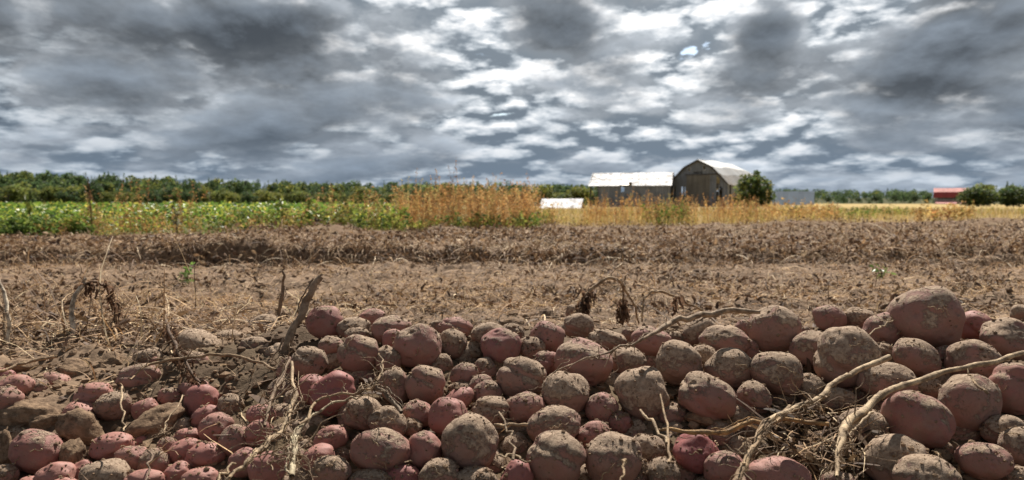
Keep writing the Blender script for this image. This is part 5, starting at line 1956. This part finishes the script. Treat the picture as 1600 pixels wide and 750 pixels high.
# -- grey blue metal building right of the bush
mb = thing("metal_building", "grey blue metal roofed building with a steep roof right of the leafy bush", "building", (54.9, 174.0, 0.0), math.radians(-22))
bm = bmesh.new()
box(bm, 0, 11.9, .15, 6.0, -.3, .55)
vs = [bm.verts.new(p) for p in ((11.9, .2, .56), (11.9, 5.9, .56), (11.9, 3.05, 3.3))]
bm.faces.new(vs)
vs = [bm.verts.new(p) for p in ((0, .2, .56), (0, 3.05, 3.3), (0, 5.9, .56))]
bm.faces.new(vs)
done(bm, "wall", M_WOODD, mb)
roof = thing("roof", None, None)
roof.parent = mb
xx = -.1
while xx < 12.0:
    x1 = min(xx + 1.12, 12.1)
    corr_sheet("roof_sheet", (xx, 0, .4), (x1 - .01, 0, .4), (x1 - .01, 3.05, 3.45), (xx, 3.05, 3.45), M_ROOFBLUE, roof, .28, .02)
    corr_sheet("roof_sheet", (x1 - .01, 6.1, .4), (xx, 6.1, .4), (xx, 3.05, 3.45), (x1 - .01, 3.05, 3.45), M_ROOFBLUE, roof, .56, .02)
    xx = x1

# -- small white tank in the grass in front of it
tk = thing("white_tank", "small white tank lying in the dry grass before the grey blue building", "tank", (29.0, 80.0, 0.0), .1)
V, Fq = tube_np(np.array([(-.48, 0, .16), (-.44, 0, .16), (-.40, 0, .16), (0, 0, .16), (.36, 0, .14), (.44, 0, .13), (.46, 0, .13)]), [.02, .11, .15, .15, .13, .09, .02], 14, 0, 1)
link("body", np_mesh("body", V, Fq, M_WHITE, None, True), tk)
V, Fq = tube_np(np.array([(-.2, 0, .29), (-.2, 0, .35), (-.2, 0, .36)]), [.06, .06, .01], 10, 0, 1)
link("cap", np_mesh("cap", V, Fq, M_WHITE, None, True), tk)
bm = bmesh.new()
for k in (-.3, .26):
    box(bm, k, k + .07, -.12, .12, -.05, .06)
done(bm, "cradle", M_WOODD, tk)

# -- the red roofed barn far right
zb = float(ground_z(125.0, 232.0, False)[0])
rb = thing("red_barn", "red roofed barn with a pink lean-to roof far off at the right", "barn", (125.2, 230.0, zb), math.radians(-29))
WR = 8.9
zr = [(0.0, 1.9), (1.2, 3.55), (3.9, 4.75)]
bm = bmesh.new()
box(bm, .1, WR - .1, .3, 7.5, -.3, 1.95)
for xg in (.1, WR - .16):
    vs = [bm.verts.new((xg, y_, z_)) for (y_, z_) in ((.3, 1.96), (1.25, 3.45), (3.9, 4.6), (6.55, 3.45), (7.5, 1.96))]
    bm.faces.new(vs)
done(bm, "wall", M_WOOD, rb)
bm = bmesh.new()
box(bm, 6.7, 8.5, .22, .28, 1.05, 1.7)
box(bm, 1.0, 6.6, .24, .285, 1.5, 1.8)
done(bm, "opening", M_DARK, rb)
roof = thing("roof", None, None)
roof.parent = rb
for (p, q) in ((0, 1), (1, 2)):
    for side in (0, 1):
        xx = -.1
        while xx < WR:
            x1 = min(xx + (1.2 if side == 0 else 4.8), WR + .1)
            (ya, za), (yb, zb_) = zr[p], zr[q]
            if side == 0:
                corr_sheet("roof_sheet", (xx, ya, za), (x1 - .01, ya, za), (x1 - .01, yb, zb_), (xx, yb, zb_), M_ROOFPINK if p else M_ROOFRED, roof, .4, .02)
            else:
                corr_sheet("roof_sheet", (x1 - .01, 7.8 - ya, za), (xx, 7.8 - ya, za), (xx, 7.8 - yb, zb_), (x1 - .01, 7.8 - yb, zb_), M_ROOFRED, roof, .8, .02)
            xx = x1
lt = thing("lean_to", None, None)
lt.parent = rb
bm = bmesh.new()
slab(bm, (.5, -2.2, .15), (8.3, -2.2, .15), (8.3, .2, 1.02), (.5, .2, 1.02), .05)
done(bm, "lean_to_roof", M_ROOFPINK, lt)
bm = bmesh.new()
box(bm, .55, 8.25, -2.05, -1.98, -.3, .12)
done(bm, "lean_to_wall", M_WOOD, lt)
